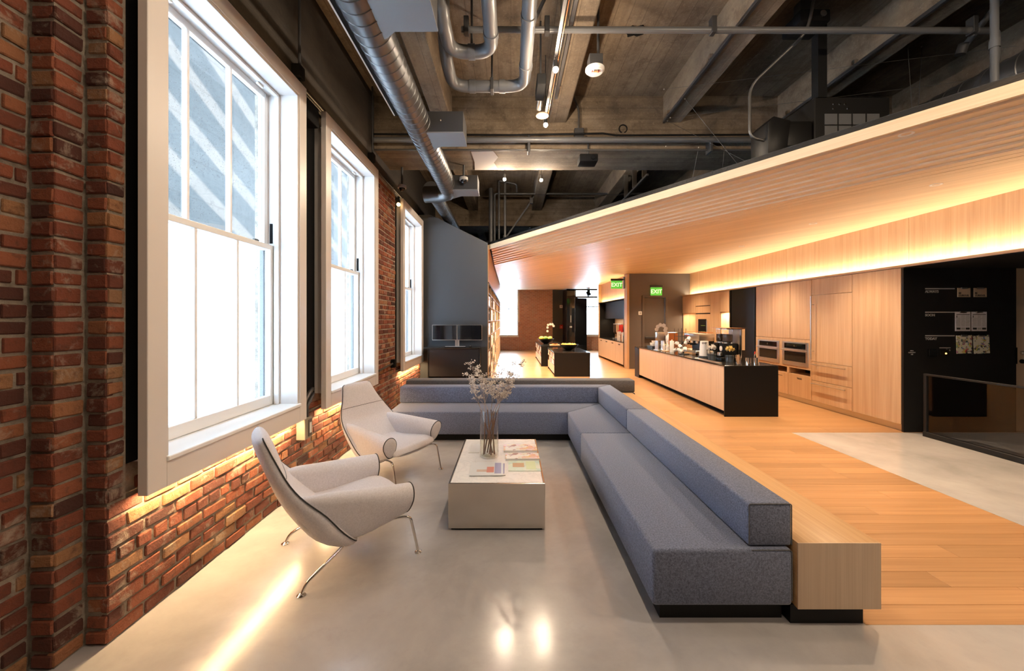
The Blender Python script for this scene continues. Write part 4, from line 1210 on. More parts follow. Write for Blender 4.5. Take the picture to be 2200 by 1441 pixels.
# ------------------------------------------------------------------ armchairs
def catmull(vals, n):
    """vals: list of tuples; smooth resample"""
    out = []
    m = len(vals)
    for i in range(m - 1):
        p0, p1, p2, p3 = vals[max(i - 1, 0)], vals[i], vals[i + 1], vals[min(i + 2, m - 1)]
        for k in range(n):
            t = k / n
            out.append(tuple(0.5 * ((2 * b_) + (-a_ + c_) * t + (2 * a_ - 5 * b_ + 4 * c_ - d_) * t * t + (-a_ + 3 * b_ - 3 * c_ + d_) * t ** 3) for a_, b_, c_, d_ in zip(p0, p1, p2, p3)))
    out.append(vals[-1])
    return out
def make_chair(label):
    t = thing('lounge_armchair', label, 'armchair', (0, 0, 0), group='pale wool armchairs', local=True)
    WO = MT['wool']
    # back: stations (x, z, half width, rear bulge, front bulge)
    ST = catmull([(-0.555, 0.935, 0.135, 0.012, 0.008), (-0.55, 0.918, 0.185, 0.05, 0.028), (-0.53, 0.87, 0.205, 0.068, 0.036), (-0.485, 0.77, 0.245, 0.078, 0.03), (-0.43, 0.655, 0.31, 0.09, 0.012),
                  (-0.375, 0.555, 0.352, 0.105, 0.0), (-0.29, 0.44, 0.372, 0.125, 0.01), (-0.18, 0.30, 0.352, 0.13, 0.03), (-0.08, 0.205, 0.30, 0.09, 0.04), (-0.04, 0.18, 0.25, 0.04, 0.03)], 3)
    rings = []; nrm = []
    NN = 28
    for i, (x, z, w_, rb, fb) in enumerate(ST):
        a = ST[max(i - 1, 0)]; c = ST[min(i + 1, len(ST) - 1)]
        tx, tz = c[0] - a[0], c[1] - a[1]
        l = math.hypot(tx, tz); tx, tz = tx / l, tz / l
        bxn, bzn = tz, -tx            # points backwards-down
        if bxn > 0: bxn, bzn = -bxn, -bzn
        ring = []
        for k in range(NN):
            ang = 2 * PI * k / NN
            cyv, sn = math.cos(ang), math.sin(ang)
            yy = w_ * math.copysign(abs(cyv) ** 0.8, cyv)
            d_ = (rb * abs(sn) ** 0.75) if sn > 0 else (-fb * abs(sn) ** 0.9)
            sm_ = min(1.0, max(0.0, (0.72 - z) / 0.3)); wrap = 0.05 * (abs(yy) / 0.36) ** 3 * sm_ * sm_ * (3 - 2 * sm_)
            ring.append((x + bxn * d_ + wrap, yy, z + bzn * d_))
        rings.append(ring); nrm.append((bxn, bzn))
    q = B(); q.loft(rings)
    bk = put('backrest', q, WO, t, 180)
    # dark piping along both edges and over the top
    edge = [Vector(r[0]) for r in rings]; edge2 = [Vector(r[NN // 2]) for r in rings]
    top = edge[2:-2]
    loop = [p + Vector((0, 0.002, 0)) for p in reversed(top)] + [p - Vector((0, 0.002, 0)) for p in edge2[2:-2]]
    q = B(); q.tube(loop, 0.0042, 6)
    put('piping', q, MT['ink'], bk)
    # head-rest crease
    k = 13
    q = B()
    ring = min(rings, key=lambda r_: abs(r_[0][2] - 0.70))
    q.tube([Vector(ring[j]) + Vector((0.001, 0, 0)) for j in range(NN // 2 + 1, NN)], 0.0022, 5)
    put('seam', q, MT['felt_dark'], bk)
    # seat: stations (x, z mid top, half width, up, down)
    SS = catmull([(-0.27, 0.36, 0.25, 0.03, 0.04), (-0.2, 0.335, 0.30, 0.035, 0.09), (-0.08, 0.325, 0.315, 0.04, 0.115), (0.1, 0.335, 0.315, 0.045, 0.095), (0.24, 0.345, 0.315, 0.045, 0.075), (0.325, 0.338, 0.31, 0.04, 0.05), (0.352, 0.325, 0.30, 0.02, 0.024), (0.358, 0.318, 0.28, 0.006, 0.006)], 3)
    rings = []
    for (x, z, w_, u_, dn) in SS:
        ring = []
        for k in range(NN):
            ang = 2 * PI * k / NN
            cyv, sn = math.cos(ang), math.sin(ang)
            yy = w_ * math.copysign(abs(cyv) ** 0.55, cyv)
            d_ = u_ * abs(sn) ** 0.6 if sn > 0 else -dn * abs(sn) ** 0.8
            ring.append((x - 0.05 * (abs(yy) / 0.31) ** 2 * (1 if x > 0.2 else 0), yy, z + d_))
        rings.append(ring)
    q = B(); q.loft(rings)
    put('seat', q, WO, t, 180)
    # arms: stations (x, y centre, top z, bottom z, half width)
    for s in (-1, 1):
        AS = catmull([(-0.375, 0.285, 0.56, 0.40, 0.02), (-0.30, 0.302, 0.565, 0.33, 0.045), (-0.2, 0.308, 0.558, 0.26, 0.056), (-0.05, 0.33, 0.545, 0.22, 0.064), (0.12, 0.352, 0.53, 0.25, 0.078), (0.25, 0.365, 0.52, 0.29, 0.086), (0.305, 0.366, 0.515, 0.31, 0.087)], 3)
        rings = []
        M_ = 26
        for (x, yc, zt, zb, hw) in AS:
            ring = []
            hgt = zt - zb
            for k in range(M_):
                a = 2 * PI * k / M_
                # teardrop: full circle on top, drawn to a rounded point below
                cy_, sn = math.cos(a), math.sin(a)
                zc = zt - hw
                if sn >= 0: yy, zz_ = hw * cy_, zc + hw * sn
                else:
                    dd = -sn
                    yy = hw * cy_ * (1 - 0.15 * dd * dd); zz_ = zc - (zc - zb) * dd ** 1.25
                ring.append((x + (zt - zz_) * -0.12 * (1 if x > 0.1 else 0.5), s * (yc + yy - 0.012 * (zt - zz_) / hgt * 3), zz_))
            rings.append(ring)
        q = B(); q.loft(rings)
        am = put('armrest', q, WO, t, 60)
        last = [Vector(p) for p in rings[-1]]
        q = B(); q.tube([p + Vector((0.001, 0, 0)) for p in last], 0.0042, 6, closed=True)
        put('piping', q, MT['ink'], am)
        cen = sum(last, Vector()) / len(last)
        q = B(); q.loft([last, [cen + (p - cen) * 0.93 + Vector((0.006, 0, 0)) for p in last], [cen + (p - cen) * 0.5 + Vector((0.012, 0, 0)) for p in last]])
        put('end_cap', q, WO, am, 180)
        # legs
        q = B(); q.tube(rounded([(-0.02, s * 0.20, 0.215), (-0.09, s * 0.27, 0.195), (-0.345, s * 0.338, 0.062), (-0.372, s * 0.341, 0.0)], 0.05, 6), 0.0095, 10)
        lg = put('leg', q, MT['chrome'], t, 60)
        put('foot', B().lathe([(0.026, 0.0), (0.026, 0.004), (0.014, 0.012), (0.0095, 0.014)], (-0.372, s * 0.341, 0), 18), MT['chrome'], lg)
        q = B(); q.tube(rounded([(0.02, s * 0.2, 0.225), (0.25, s * 0.30, 0.265), (0.315, s * 0.335, 0.268), (0.372, s * 0.341, 0.0)], 0.05, 6), 0.0095, 10)
        lg = put('leg', q, MT['chrome'], t, 60)
        put('foot', B().lathe([(0.026, 0.0), (0.026, 0.004), (0.014, 0.012), (0.0095, 0.014)], (0.372, s * 0.341, 0), 18), MT['chrome'], lg)
    return t
ch1 = make_chair('pale wool wing armchair nearest the camera, turned away, by the first window')
ch2 = copy_tree(ch1); ch2['label'] = 'pale wool wing armchair behind the other, facing the coffee table'
ch1.location = (-1.157, 2.86, 0); ch1.rotation_euler.z = math.atan2(0.598, 0.802)
ch2.location = (-1.257, 4.236, 0); ch2.rotation_euler.z = math.atan2(-0.459, 0.889)

# ------------------------------------------------------------------ coffee island
random.seed(11)
IX0, IX1, IY0, IY1, IZ = 3.63, 4.54, 6.71, 11.56, 0.868
isl = thing('coffee_island', 'long kitchen island with pale oak front and black waterfall ends', 'counter', (4.08, 9.1, 0))
put('worktop', B().box(IX0, IX1, IY0, IY1, IZ - 0.022, IZ, 0.002), MT['stone'], isl)
put('end_panel', B().box(IX0, IX1, IY0, IY0 + 0.022, 0.0, IZ - 0.0225), MT['black'], isl)
put('end_panel', B().box(IX0, IX1, IY1 - 0.36, IY1, 0.0, IZ - 0.0225), MT['black'], isl)
put('core', B().box(IX0 + 0.1, IX1 - 0.05, IY0 + 0.03, IY1 - 0.37, 0.0, IZ - 0.03), MT['blackmatt'], isl)
nseg = 4
for k in range(nseg):
    a = IY0 + 0.023 + (IY1 - 0.36 - IY0 - 0.024) * k / nseg; c = IY0 + 0.023 + (IY1 - 0.36 - IY0 - 0.024) * (k + 1) / nseg
    put('front_panel', B().box(IX0 + 0.012, IX0 + 0.034, a + 0.0008, c - 0.0008, 0.09, IZ - 0.0225, 0.0008), MT['oak_pale'], isl)
    put('back_panel', B().box(IX1 - 0.03, IX1 - 0.01, a + 0.0008, c - 0.0008, 0.09, IZ - 0.0225, 0.0008), MT['oak_pale'], isl)
ZI = IZ + 0.001
def cup_geo(r0, r1, h, wall=0.003):
    return [(r0 - wall, 0.004), (r1 - wall, h), (r1, h), (r0, 0.0), (0.0005, 0.0), (0.0005, 0.004)]
# twin coffee grinder
t = thing('coffee_grinder', 'twin coffee grinder with clear bean hoppers on the island', 'coffee grinder', (4.2, 7.75, ZI))
for yy, nm in ((7.62, 0), (7.86, 1)):
    put('body', B().box(4.06, 4.34, yy - 0.1, yy + 0.1, ZI + 0.06, ZI + 0.32, 0.02, 2), MT['blackmatt'], t)
    h = put('hopper', B().lathe([(0.05, 0.335), (0.088, 0.36), (0.09, 0.58), (0.09, 0.585)], (4.18, yy, ZI), 24, cap=False), MT['glass'], t)
    put('beans', B().lathe([(0.045, 0.338), (0.083, 0.362), (0.085, 0.49), (0.0005, 0.50)], (4.18, yy, ZI), 20), MT['beans'], h)
    put('hopper_lid', B().lathe([(0.092, 0.585), (0.092, 0.60), (0.0005, 0.605)], (4.18, yy, ZI), 24), MT['steel'], h)
    put('collar', B().lathe([(0.095, 0.318), (0.095, 0.345)], (4.18, yy, ZI), 24), MT['chrome'], t)
    put('badge', B().lathe([(0.05, 0.0), (0.05, -0.008), (0.04, -0.012)], (4.055, yy, ZI + 0.22), 20, axis='x'), MT['white_bright'], t)
    put('portafilter_rest', B().box(4.0, 4.08, yy - 0.05, yy + 0.05, ZI + 0.08, ZI + 0.15, 0.01), MT['steel'], t)
put('base', B().box(3.98, 4.38, 7.48, 7.98, ZI, ZI + 0.06, 0.01), MT['black'], t)
put('wood_side', B().box(4.35, 4.41, 7.44, 7.9, ZI + 0.2, ZI + 0.6, 0.004), MT['oak_z'], t)
put('wood_side_post', B().box(4.335, 4.349, 7.44, 7.49, ZI + 0.06, ZI + 0.6), MT['steel'], t)
put('top_plate', B().box(4.06, 4.42, 7.44, 8.0, ZI + 0.606, ZI + 0.618), MT['copper'], t)
# espresso machine
t = thing('espresso_machine', 'steel espresso machine on the island behind the mugs', 'coffee machine', (4.3, 9.1, ZI))
put('body', B().box(4.15, 4.5, 8.72, 9.48, ZI + 0.30, ZI + 0.46, 0.012, 2), MT['steel'], t)
put('back_panel', B().box(4.34, 4.5, 8.74, 9.46, ZI + 0.09, ZI + 0.30), MT['black'], t)
put('drip_tray', B().box(4.08, 4.5, 8.72, 9.48, ZI + 0.03, ZI + 0.09, 0.006), MT['steel'], t)
put('cup_rail', B().tube(rounded([(4.17, 8.74, ZI + 0.49), (4.48, 8.74, ZI + 0.49), (4.48, 9.46, ZI + 0.49), (4.17, 9.46, ZI + 0.49)], 0.03), 0.006, 8), MT['copper'], t)
for yy in (8.9, 9.12, 9.34):
    put('group_head', B().lathe([(0.035, 0.24), (0.035, 0.30)], (4.2, yy, ZI), 18), MT['chrome'], t)
    put('portafilter_handle', B().cyl((4.19, yy, ZI + 0.235), (4.04, yy, ZI + 0.22), 0.013, 0.016, 10), MT['blackmatt'], t)
for xx in (4.12, 4.46):
    for yy in (8.76, 9.44): put('foot', B().cyl((xx, yy, ZI), (xx, yy, ZI + 0.03), 0.02, 0.016), MT['blackmatt'], t)
put('red_badge', B().box(4.146, 4.15, 9.2, 9.38, ZI + 0.395, ZI + 0.415), MT['red'], t, None)
# tall white paper cup stack dispenser with lettering
t = thing('paper_cup_dispenser', 'tall white paper cup with qup lettering on a dark tray', 'cup', (4.0, 8.17, ZI))
put('tray', B().lathe([(0.0005, 0.0), (0.115, 0.0), (0.118, 0.03), (0.112, 0.032), (0.0005, 0.03)], (4.0, 8.17, ZI), 28, cap=False), MT['greyplastic'], t)
cu = put('cup', B().lathe([(0.0005, 0.032), (0.098, 0.032), (0.078, 0.33), (0.076, 0.335), (0.0005, 0.335)], (4.0, 8.17, ZI), 32), MT['white_bright'], t)
lettering('lettering', 'qup', 0.06, MT['ink'], cu, (3.918, 8.17 - 0.0585, ZI + 0.285), (PI / 2 - 0.06, 0, -0.42), 0.001)
# flower bowls on stands
def flowers(x, y, petal, lab, rad=0.085):
    t = thing('flower_bowl', lab, 'flowers', (x, y, ZI))
    q = B(); q.tube(arc((x, y, ZI + 0.10), rad, 0, 2 * PI, 24)[:-1], 0.003, 6, closed=True); q.tube(arc((x, y, ZI + 0.19), rad * 1.05, 0, 2 * PI, 24)[:-1], 0.003, 6, closed=True)
    for k in range(8):
        a = 2 * PI * k / 8; q.cyl((x + rad * math.cos(a), y + rad * math.sin(a), ZI), (x + rad * 1.05 * math.cos(a), y + rad * 1.05 * math.sin(a), ZI + 0.19), 0.0025, seg=6)
    put('wire_basket', q, MT['blackmatt'], t)
    put('pot', B().lathe([(0.0005, 0.0), (rad * 0.72, 0.0), (rad * 0.92, 0.12), (0.0005, 0.12)], (x, y, ZI), 20), MT['greyplastic'], t)
    for k in range(9):
        a = k * 2.4; rr = rad * 0.85 * math.sqrt((k + 0.5) / 9)
        c = Vector((x + rr * math.cos(a), y + rr * math.sin(a), ZI + 0.17 + 0.09 * (1 - rr / rad) + random.uniform(0, 0.02)))
        q = B()
        for j in range(14):
            aa = 2 * PI * j / 7 + (0.4 if j > 6 else 0.0)
            dv = Vector((math.cos(aa), math.sin(aa), 0.5 if j < 7 else 1.5)) * (0.04 if j < 7 else 0.03)
            q.bm.faces.new([q.bm.verts.new(p) for p in (c, c + dv * 0.6 + Vector((-math.sin(aa), math.cos(aa), 0)) * 0.013, c + dv * 1.1, c + dv * 0.6 - Vector((-math.sin(aa), math.cos(aa), 0)) * 0.013)])
        q.ball(c, 0.012, 1)
        put('blossom', q, petal, t, None)
    return t
flowers(4.03, 7.28, MT['petal_yellow'], 'cream and yellow flowers in a wire basket near the stirrers')
flowers(3.875, 7.62, MT['petal'], 'white flowers in a wire basket beside the grinder')
t = thing('serving_tray', 'long low metal tray under the flower baskets', 'tray', (3.715, 7.4, ZI))
q = B(); q.box(3.66, 3.77, 7.05, 7.9, ZI, ZI + 0.006, 0.002); put('base', q, MT['steel'], t)
q = B(); q.tube(rounded([(3.66, 7.05, ZI + 0.007), (3.77, 7.05, ZI + 0.007), (3.77, 7.9, ZI + 0.007), (3.66, 7.9, ZI + 0.007), (3.66, 7.06, ZI + 0.007)], 0.02), 0.004, 6); put('rim', q, MT['steel'], t)
# stir sticks in a glass
t = thing('stirrer_glass', 'small glass of wooden coffee stirrers on the island corner', 'glass', (3.94, 6.84, ZI))
put('glass', B().lathe(cup_geo(0.036, 0.042, 0.085), (3.94, 6.84, ZI), 20, cap=False), MT['glass'], t)
for k in range(16):
    a = random.uniform(0, 2 * PI); r0 = random.uniform(0, 0.025)
    p = Vector((3.94 + r0 * math.cos(a), 6.84 + r0 * math.sin(a), ZI + 0.006)); e = Vector((3.94 + 2.1 * r0 * math.cos(a), 6.84 + 2.1 * r0 * math.sin(a), ZI + random.uniform(0.15, 0.18)))
    put('stirrer', B().tube([p, e], 0.0032, 4), MT['oak_z'], t, None)
# steel cups with tongs
for x, y, lab in ((4.12, 6.86, 'polished steel cup nearer the stirrers'), (4.235, 6.84, 'polished steel cup nearer the counter end')):
    t = thing('steel_cup', lab, 'cup', (x, y, ZI), group='steel cups on the island end')
    put('body', B().lathe(cup_geo(0.046, 0.048, 0.12), (x, y, ZI), 28, cap=False), MT['chrome'], t)
t = thing('tongs', 'small red-handled tongs standing in the steel cup', 'tongs', (4.235, 6.84, ZI + 0.006))
for s in (-1, 1): put('arm', B().tube([(4.235 + 0.02 * s, 6.84, ZI + 0.006), (4.235 + 0.016 * s, 6.85, ZI + 0.14), (4.24, 6.86, ZI + 0.21)], 0.004, 6), MT['steel'], t)
put('grip', B().tube([(4.226, 6.855, ZI + 0.18), (4.24, 6.86, ZI + 0.225)], 0.008, 8), MT['red'], t)
# mug rack
t = thing('mug_rack', 'tall black wire rack on the island behind the mugs', 'rack', (4.19, 9.78, ZI))
for yy in (9.66, 9.90):
    for xx in (4.10, 4.28):
        put('post', B().cyl((xx, yy, ZI), (xx, yy, ZI + 0.56), 0.006, seg=8), MT['pipe_dark'], t)
for z in (0.12, 0.24, 0.36, 0.45):
    put('shelf', B().tube([(4.10, 9.66, ZI + z), (4.28, 9.66, ZI + z), (4.28, 9.90, ZI + z), (4.10, 9.90, ZI + z)], 0.005, 6, closed=True), MT['pipe_dark'], t)
q = B(); q.lathe(cup_geo(0.036, 0.042, 0.085), (0, 0, 0), 18, cap=False); mug_me = q.mesh('body'); finish(mug_me, MT['white_bright'], 40)
q = B(); q.tube([(0.04, 0, 0.07), (0.062, 0, 0.068), (0.068, 0, 0.045), (0.058, 0, 0.022), (0.038, 0, 0.018)], 0.005, 6); mug_h = q.mesh('handle'); finish(mug_h, MT['white_bright'], 60)
mugs = [(3.80, 9.18, 0.06, 1.1, 0.3), (3.80, 9.02, 0.10, 1.9, 1.0), (3.78, 8.84, 0.05, 1.2, 2.0), (3.82, 8.66, 0.10, 0.9, 2.6), (3.80, 8.92, 0.20, 2.2, 0.5), (3.84, 8.70, 0.24, 0.5, 1.5), (3.86, 8.62, 0.33, 1.0, 2.2), (3.84, 9.1, 0.24, 1.7, 3.0)]
mr = thing('mug_tree', 'black wire mug tree crowded with white mugs on the island', 'mug tree', (3.9, 8.9, ZI))
q = B(); q.lathe([(0.0005, 0), (0.11, 0), (0.11, 0.012), (0.0005, 0.014)], (3.9, 8.9, ZI), 24); q.cyl((3.9, 8.9, ZI), (3.9, 8.9, ZI + 0.42), 0.008)
put('stand', q, MT['pipe_dark'], mr)
for (x, y, z, a, c) in mugs: put('arm', B().cyl((3.9, 8.9, ZI + z + 0.03), (x, y, ZI + z + 0.045), 0.004, seg=6), MT['pipe_dark'], mr)
MUGLAB = ['white mug hanging lowest toward the exit door', 'white mug hanging mid-height on the mug tree front', 'white mug hanging lowest on the mug tree front', 'white mug hanging low toward the grinder', 'white mug hanging above the others in the middle of the tree',
          'white mug hanging high toward the grinder', 'topmost white mug on the mug tree', 'white mug hanging high toward the exit door']
for (x, y, z, a, c), lab in zip(mugs, MUGLAB):
    m_ = thing('mug', lab, 'mug', (x, y, ZI + z), 0, 'white mugs on the mug tree', local=True)
    m_.rotation_euler = (a, 0.2, c)
    put('body', mug_me, None, m_, None); put('handle', mug_h, None, m_, None)
# white canister
t = thing('white_canister', 'slim white canister beside the mug tree', 'canister', (3.84, 9.42, ZI))
put('body', B().lathe([(0.0005, 0), (0.05, 0), (0.05, 0.26), (0.046, 0.27), (0.0005, 0.27)], (3.84, 9.42, ZI), 24), MT['white_bright'], t)
put('lid_knob', B().lathe([(0.012, 0.27), (0.018, 0.285), (0.012, 0.30), (0.0005, 0.302)], (3.84, 9.42, ZI), 16), MT['white_bright'], t)
# syrup bottles on a wooden board
t = thing('wooden_board', 'small round wooden board under the syrup bottles', 'board', (3.86, 9.75, ZI))
put('disc', B().lathe([(0.0005, 0), (0.13, 0), (0.13, 0.016), (0.0005, 0.016)], (3.86, 9.75, ZI), 28), MT['oak_y'], t)
put('handle', B().box(3.74, 3.77, 9.6, 9.64, ZI, ZI + 0.014), MT['oak_y'], t)
for (x, y, m, lab) in ((3.80, 9.80, 'glass', 'clear syrup bottle with white label on the board'), (3.84, 9.68, 'white_bright', 'short white-labelled syrup bottle on the board'), (3.92, 9.72, 'copper', 'amber syrup bottle on the board')):
    t = thing('syrup_bottle', lab, 'bottle', (x, y, ZI + 0.017), group='syrup bottles on the board')
    z0 = ZI + 0.017
    put('body', B().lathe([(0.0005, 0), (0.034, 0), (0.036, 0.1), (0.03, 0.14), (0.012, 0.19), (0.012, 0.22), (0.0005, 0.221)], (x, y, z0), 20), MT[m] if m != 'glass' else MT['paper'], t)
    put('cap', B().lathe([(0.014, 0.22), (0.014, 0.245), (0.0005, 0.247)], (x, y, z0), 14), MT['red'] if m == 'copper' else MT['steel'], t)
    put('label_band', B().lathe([(0.0362, 0.03), (0.0372, 0.09)], (x, y, z0), 20, cap=False), MT['paper'], t)
# orchid and green plant
def orchid(x, y, z, lean, lab, n=9, hgt=0.62, sx=1.0):
    t = thing('orchid', lab, 'orchid', (x, y, z))
    put('pot', B().lathe([(0.0005, 0), (0.05, 0), (0.06, 0.11), (0.053, 0.11), (0.05, 0.1), (0.0005, 0.1)], (x, y, z), 22, cap=False), MT['black'], t)
    pts = [(x, y, z + 0.1), (x + 0.01 * sx, y, z + 0.3), (x + 0.0 * sx, y, z + hgt * 0.82), (x - 0.05 * sx, y, z + hgt), (x - 0.16 * sx, y, z + hgt + 0.02), (x - 0.24 * sx, y, z + hgt - 0.05)]
    sp = catmull(pts, 4)
    put('stem', B().tube(sp, 0.004, 6), MT['leaf'], t)
    for k in range(n):
        c = Vector(sp[6 + int(k * (len(sp) - 7) / (n - 1))]) + Vector((random.uniform(-.02, .02), random.uniform(-.03, .0), random.uniform(-.03, .02)))
        q = B()
        for j in range(5):
            a = 2 * PI * j / 5 + 0.3
            u = Vector((math.cos(a), -0.2 + 0.1 * (j % 2), math.sin(a))) * 0.052; v = Vector((-math.sin(a), 0, math.cos(a))) * 0.027
            q.bm.faces.new([q.bm.verts.new(p) for p in (c, c + u * 0.35 + v * 0.8, c + u * 0.7 + v, c + u * 0.95 + v * 0.5, c + u * 0.95 - v * 0.5, c + u * 0.7 - v, c + u * 0.35 - v * 0.8)])
        q.ball(c + Vector((0, -0.012, 0)), 0.01, 1)
        put('blossom', q, MT['petal'], t, None)
    for k in range(6):
        a = k * 1.05; u = Vector((math.cos(a), math.sin(a), 0.35)); v = Vector((-math.sin(a), math.cos(a), 0)) * 0.03
        c = Vector((x, y, z + 0.1))
        q = B()
        P = [c, c + u * 0.06 + v, c + u * 0.12 + v * 0.8, c + u * 0.17 + Vector((0, 0, -0.03)), c + u * 0.12 - v * 0.8, c + u * 0.06 - v]
        q.bm.faces.new([q.bm.verts.new(p) for p in P])
        put('leaf', q, MT['leaf_pale'], t, None)
    return t
orchid(4.02, 10.25, ZI, 0, 'white orchid in a black pot on the coffee island', 10, 0.60)
t = thing('steel_stand', 'arched steel napkin stand at the far end of the island', 'stand', (3.8, 10.1, ZI))
put('head', B().box(3.72, 3.9, 10.0, 10.2, ZI + 0.24, ZI + 0.46, 0.02, 2), MT['steel'], t)
put('leg', B().box(3.72, 3.745, 10.0, 10.2, ZI + 0.012, ZI + 0.24), MT['steel'], t); put('leg', B().box(3.875, 3.9, 10.0, 10.2, ZI + 0.012, ZI + 0.24), MT['steel'], t)
put('base', B().box(3.70, 3.92, 9.96, 10.24, ZI, ZI + 0.012, 0.003), MT['steel'], t)
t = thing('copper_box', 'warm copper canister box behind the orchid', 'canister', (4.3, 10.55, ZI))
put('body', B().box(4.17, 4.42, 10.45, 10.65, ZI + 0.02, ZI + 0.42, 0.01), MT['copper'], t); put('lid', B().box(4.165, 4.425, 10.445, 10.655, ZI + 0.42, ZI + 0.44, 0.004), MT['steel'], t)
put('base', B().box(4.18, 4.41, 10.46, 10.64, ZI, ZI + 0.02), MT['blackmatt'], t)
t = thing('cup_tray', 'grey tray at the far end of the island holding small cups', 'tray', (3.95, 10.95, ZI))
put('base', B().box(3.85, 4.05, 10.75, 11.15, ZI, ZI + 0.05, 0.006), MT['greyplastic'], t); put('lip', B().box(3.84, 4.06, 10.74, 11.16, ZI + 0.05, ZI + 0.056), MT['greyplastic'], t)
for k, (x, y, z, lab) in enumerate(((3.92, 10.83, 0, 'white cup nearest the steel stand on the tray'), (3.92, 10.95, 0, 'white cup in the middle of the tray'), (3.94, 11.07, 0, 'white cup at the far side of the tray'), (3.93, 10.9, 0.07, 'white cup stacked on top of the others'))):
    c_ = thing('small_cup', lab, 'cup', (x, y, ZI + 0.057 + z), group='white cups on the tray', local=True)
    put('body', B().lathe(cup_geo(0.03, 0.042, 0.07), seg=18, cap=False), MT['white_bright'], c_); put('handle', B().tube([(0.04, 0, 0.055), (0.058, 0, 0.05), (0.054, 0, 0.03), (0.036, 0, 0.02)], 0.004, 6), MT['white_bright'], c_)

# ------------------------------------------------------------------ far hall: two black tables with magazine shelves
def mag_table(x0, x1, y0, y1, h, lab):
    t = thing('display_table', lab, 'table', ((x0 + x1) / 2, (y0 + y1) / 2, 0))
    put('top', B().box(x0, x1, y0, y1, h - 0.03, h, 0.003), MT['stone'], t)
    put('end_panel', B().box(x0 + 0.012, x1, y0, y0 + 0.03, 0, h - 0.031), MT['black'], t); put('end_panel', B().box(x0 + 0.012, x1, y1 - 0.03, y1, 0, h - 0.031), MT['black'], t)
    put('side_panel', B().box(x1 - 0.02, x1, y0 + 0.03, y1 - 0.03, 0.08, h - 0.031), MT['oak_pale'], t)
    put('back_board', B().box(x0 + 0.3, x0 + 0.32, y0 + 0.03, y1 - 0.03, 0.08, h - 0.031), MT['oak_pale'], t)
    put('lower_panel', B().box(x0 + 0.012, x0 + 0.03, y0 + 0.03, y1 - 0.03, 0.08, 0.30), MT['oak_pale'], t)
    put('rail', B().box(x0 + 0.012, x0 + 0.03, y0 + 0.03, y1 - 0.03, h - 0.07, h - 0.031), MT['oak_pale'], t)
    put('rail', B().box(x0 + 0.012, x0 + 0.03, y0 + 0.03, y1 - 0.03, 0.48, 0.51), MT['oak_pale'], t)
    put('foot', B().box(x0 + 0.05, x0 + 0.12, y0 + 0.1, y0 + 0.2, 0, 0.08), MT['blackmatt'], t); put('foot', B().box(x0 + 0.05, x0 + 0.12, y1 - 0.2, y1 - 0.1, 0, 0.08), MT['blackmatt'], t)
    pm = [print_mat('picture_print', (0.55, 0.6, 0.66), [(0.5, 0.2, 0.1), (0.6, 0.35, 0.15), (0.35, 0.5, 0.65), (0.7, 0.7, 0.68)], 14, 0.48)]
    for r, z in enumerate((0.32, 0.515)):
        for k in range(5):
            a = y0 + 0.08 + k * (y1 - y0 - 0.16) / 5
            put('framed_picture', B().box(x0 + 0.014, x0 + 0.024, a + 0.03, a + (y1 - y0 - 0.16) / 5 - 0.03, z, z + 0.14), pm[0] if (k + r) % 2 else MT['copper'], t, None)
    return t
mag_table(1.247, 2.293, 11.4, 13.35, 0.70, 'nearer black display table holding a fruit bowl')
mag_table(1.06, 1.95, 13.9, 16.9, 0.72, 'farther black display table holding a bowl of greens')
def bowl(x, y, z, lab, r=0.3):
    t = thing('fruit_bowl', lab, 'bowl', (x, y, z))
    put('bowl', B().lathe([(0.0005, 0.0), (0.08, 0.0), (0.09, 0.02), (r * 0.7, 0.09), (r, 0.19), (r - 0.012, 0.19), (r * 0.66, 0.1), (0.08, 0.035), (0.0005, 0.03)], (x, y, z), 30, cap=False), MT['black'], t)
    return t
bowl(1.78, 12.1, 0.701, 'shallow black bowl of oranges on the nearer display table')
FR_ = [(0.0, 0.0, 'middle'), (0.11, 0.02, 'right-hand'), (-0.11, 0.0, 'left-hand'), (0.05, 0.1, 'rear'), (-0.06, -0.1, 'front'), (-0.17, 0.04, 'outermost'), (0.16, -0.05, 'rim-side')]
for i, (dx, dy, w_) in enumerate(FR_):
    c_ = thing('orange', '%s orange heaped in the bowl on the nearer table' % w_, 'fruit', (1.78 + dx, 12.1 + dy, 0.701 + 0.11), group='oranges in the black bowl', local=True)
    q = B(); q.ball((0, 0, 0.055), 0.062, 2); put('peel', q, MT['orange'] if i % 3 else MT['yellow'], c_, 180)
    q = B(); q.lathe([(0.006, 0.115), (0.004, 0.122)], seg=8); put('stem_end', q, MT['leaf'], c_)
bowl(1.35, 15.2, 0.721, 'black bowl of greens on the farther display table', 0.32)
for i, (dx, dy, w_, mm) in enumerate(((0.0, 0.0, 'large leafy cabbage in the middle of the bowl', 'leaf'), (0.16, 0.0, 'pale lettuce at the orchid side of the bowl', 'leaf_pale'), (-0.16, 0.03, 'yellow squash in the bowl of greens', 'yellow'))):
    c_ = thing('vegetable', w_, 'vegetable', (1.35 + dx, 15.2 + dy, 0.84), group='vegetables in the far bowl', local=True)
    q = B(); q.ball((0, 0, 0.08), 0.1, 2, (1, 1, 0.85))
    for v in q.bm.verts: v.co += Vector((random.uniform(-1, 1), random.uniform(-1, 1), random.uniform(-1, 1))) * 0.009
    put('head', q, MT[mm], c_, 180)
    q = B(); q.cyl((0, 0, 0.15), (0, 0.01, 0.19), 0.012, 0.008, 8); put('stalk', q, MT['leaf'], c_)
orchid(1.52, 16.3, 0.721, 0, 'white orchid on the farther display table', 6, 0.72, -1.0)
t = thing('cutting_board', 'wooden board with snacks on the farther display table', 'board', (1.6, 14.3, 0.721))
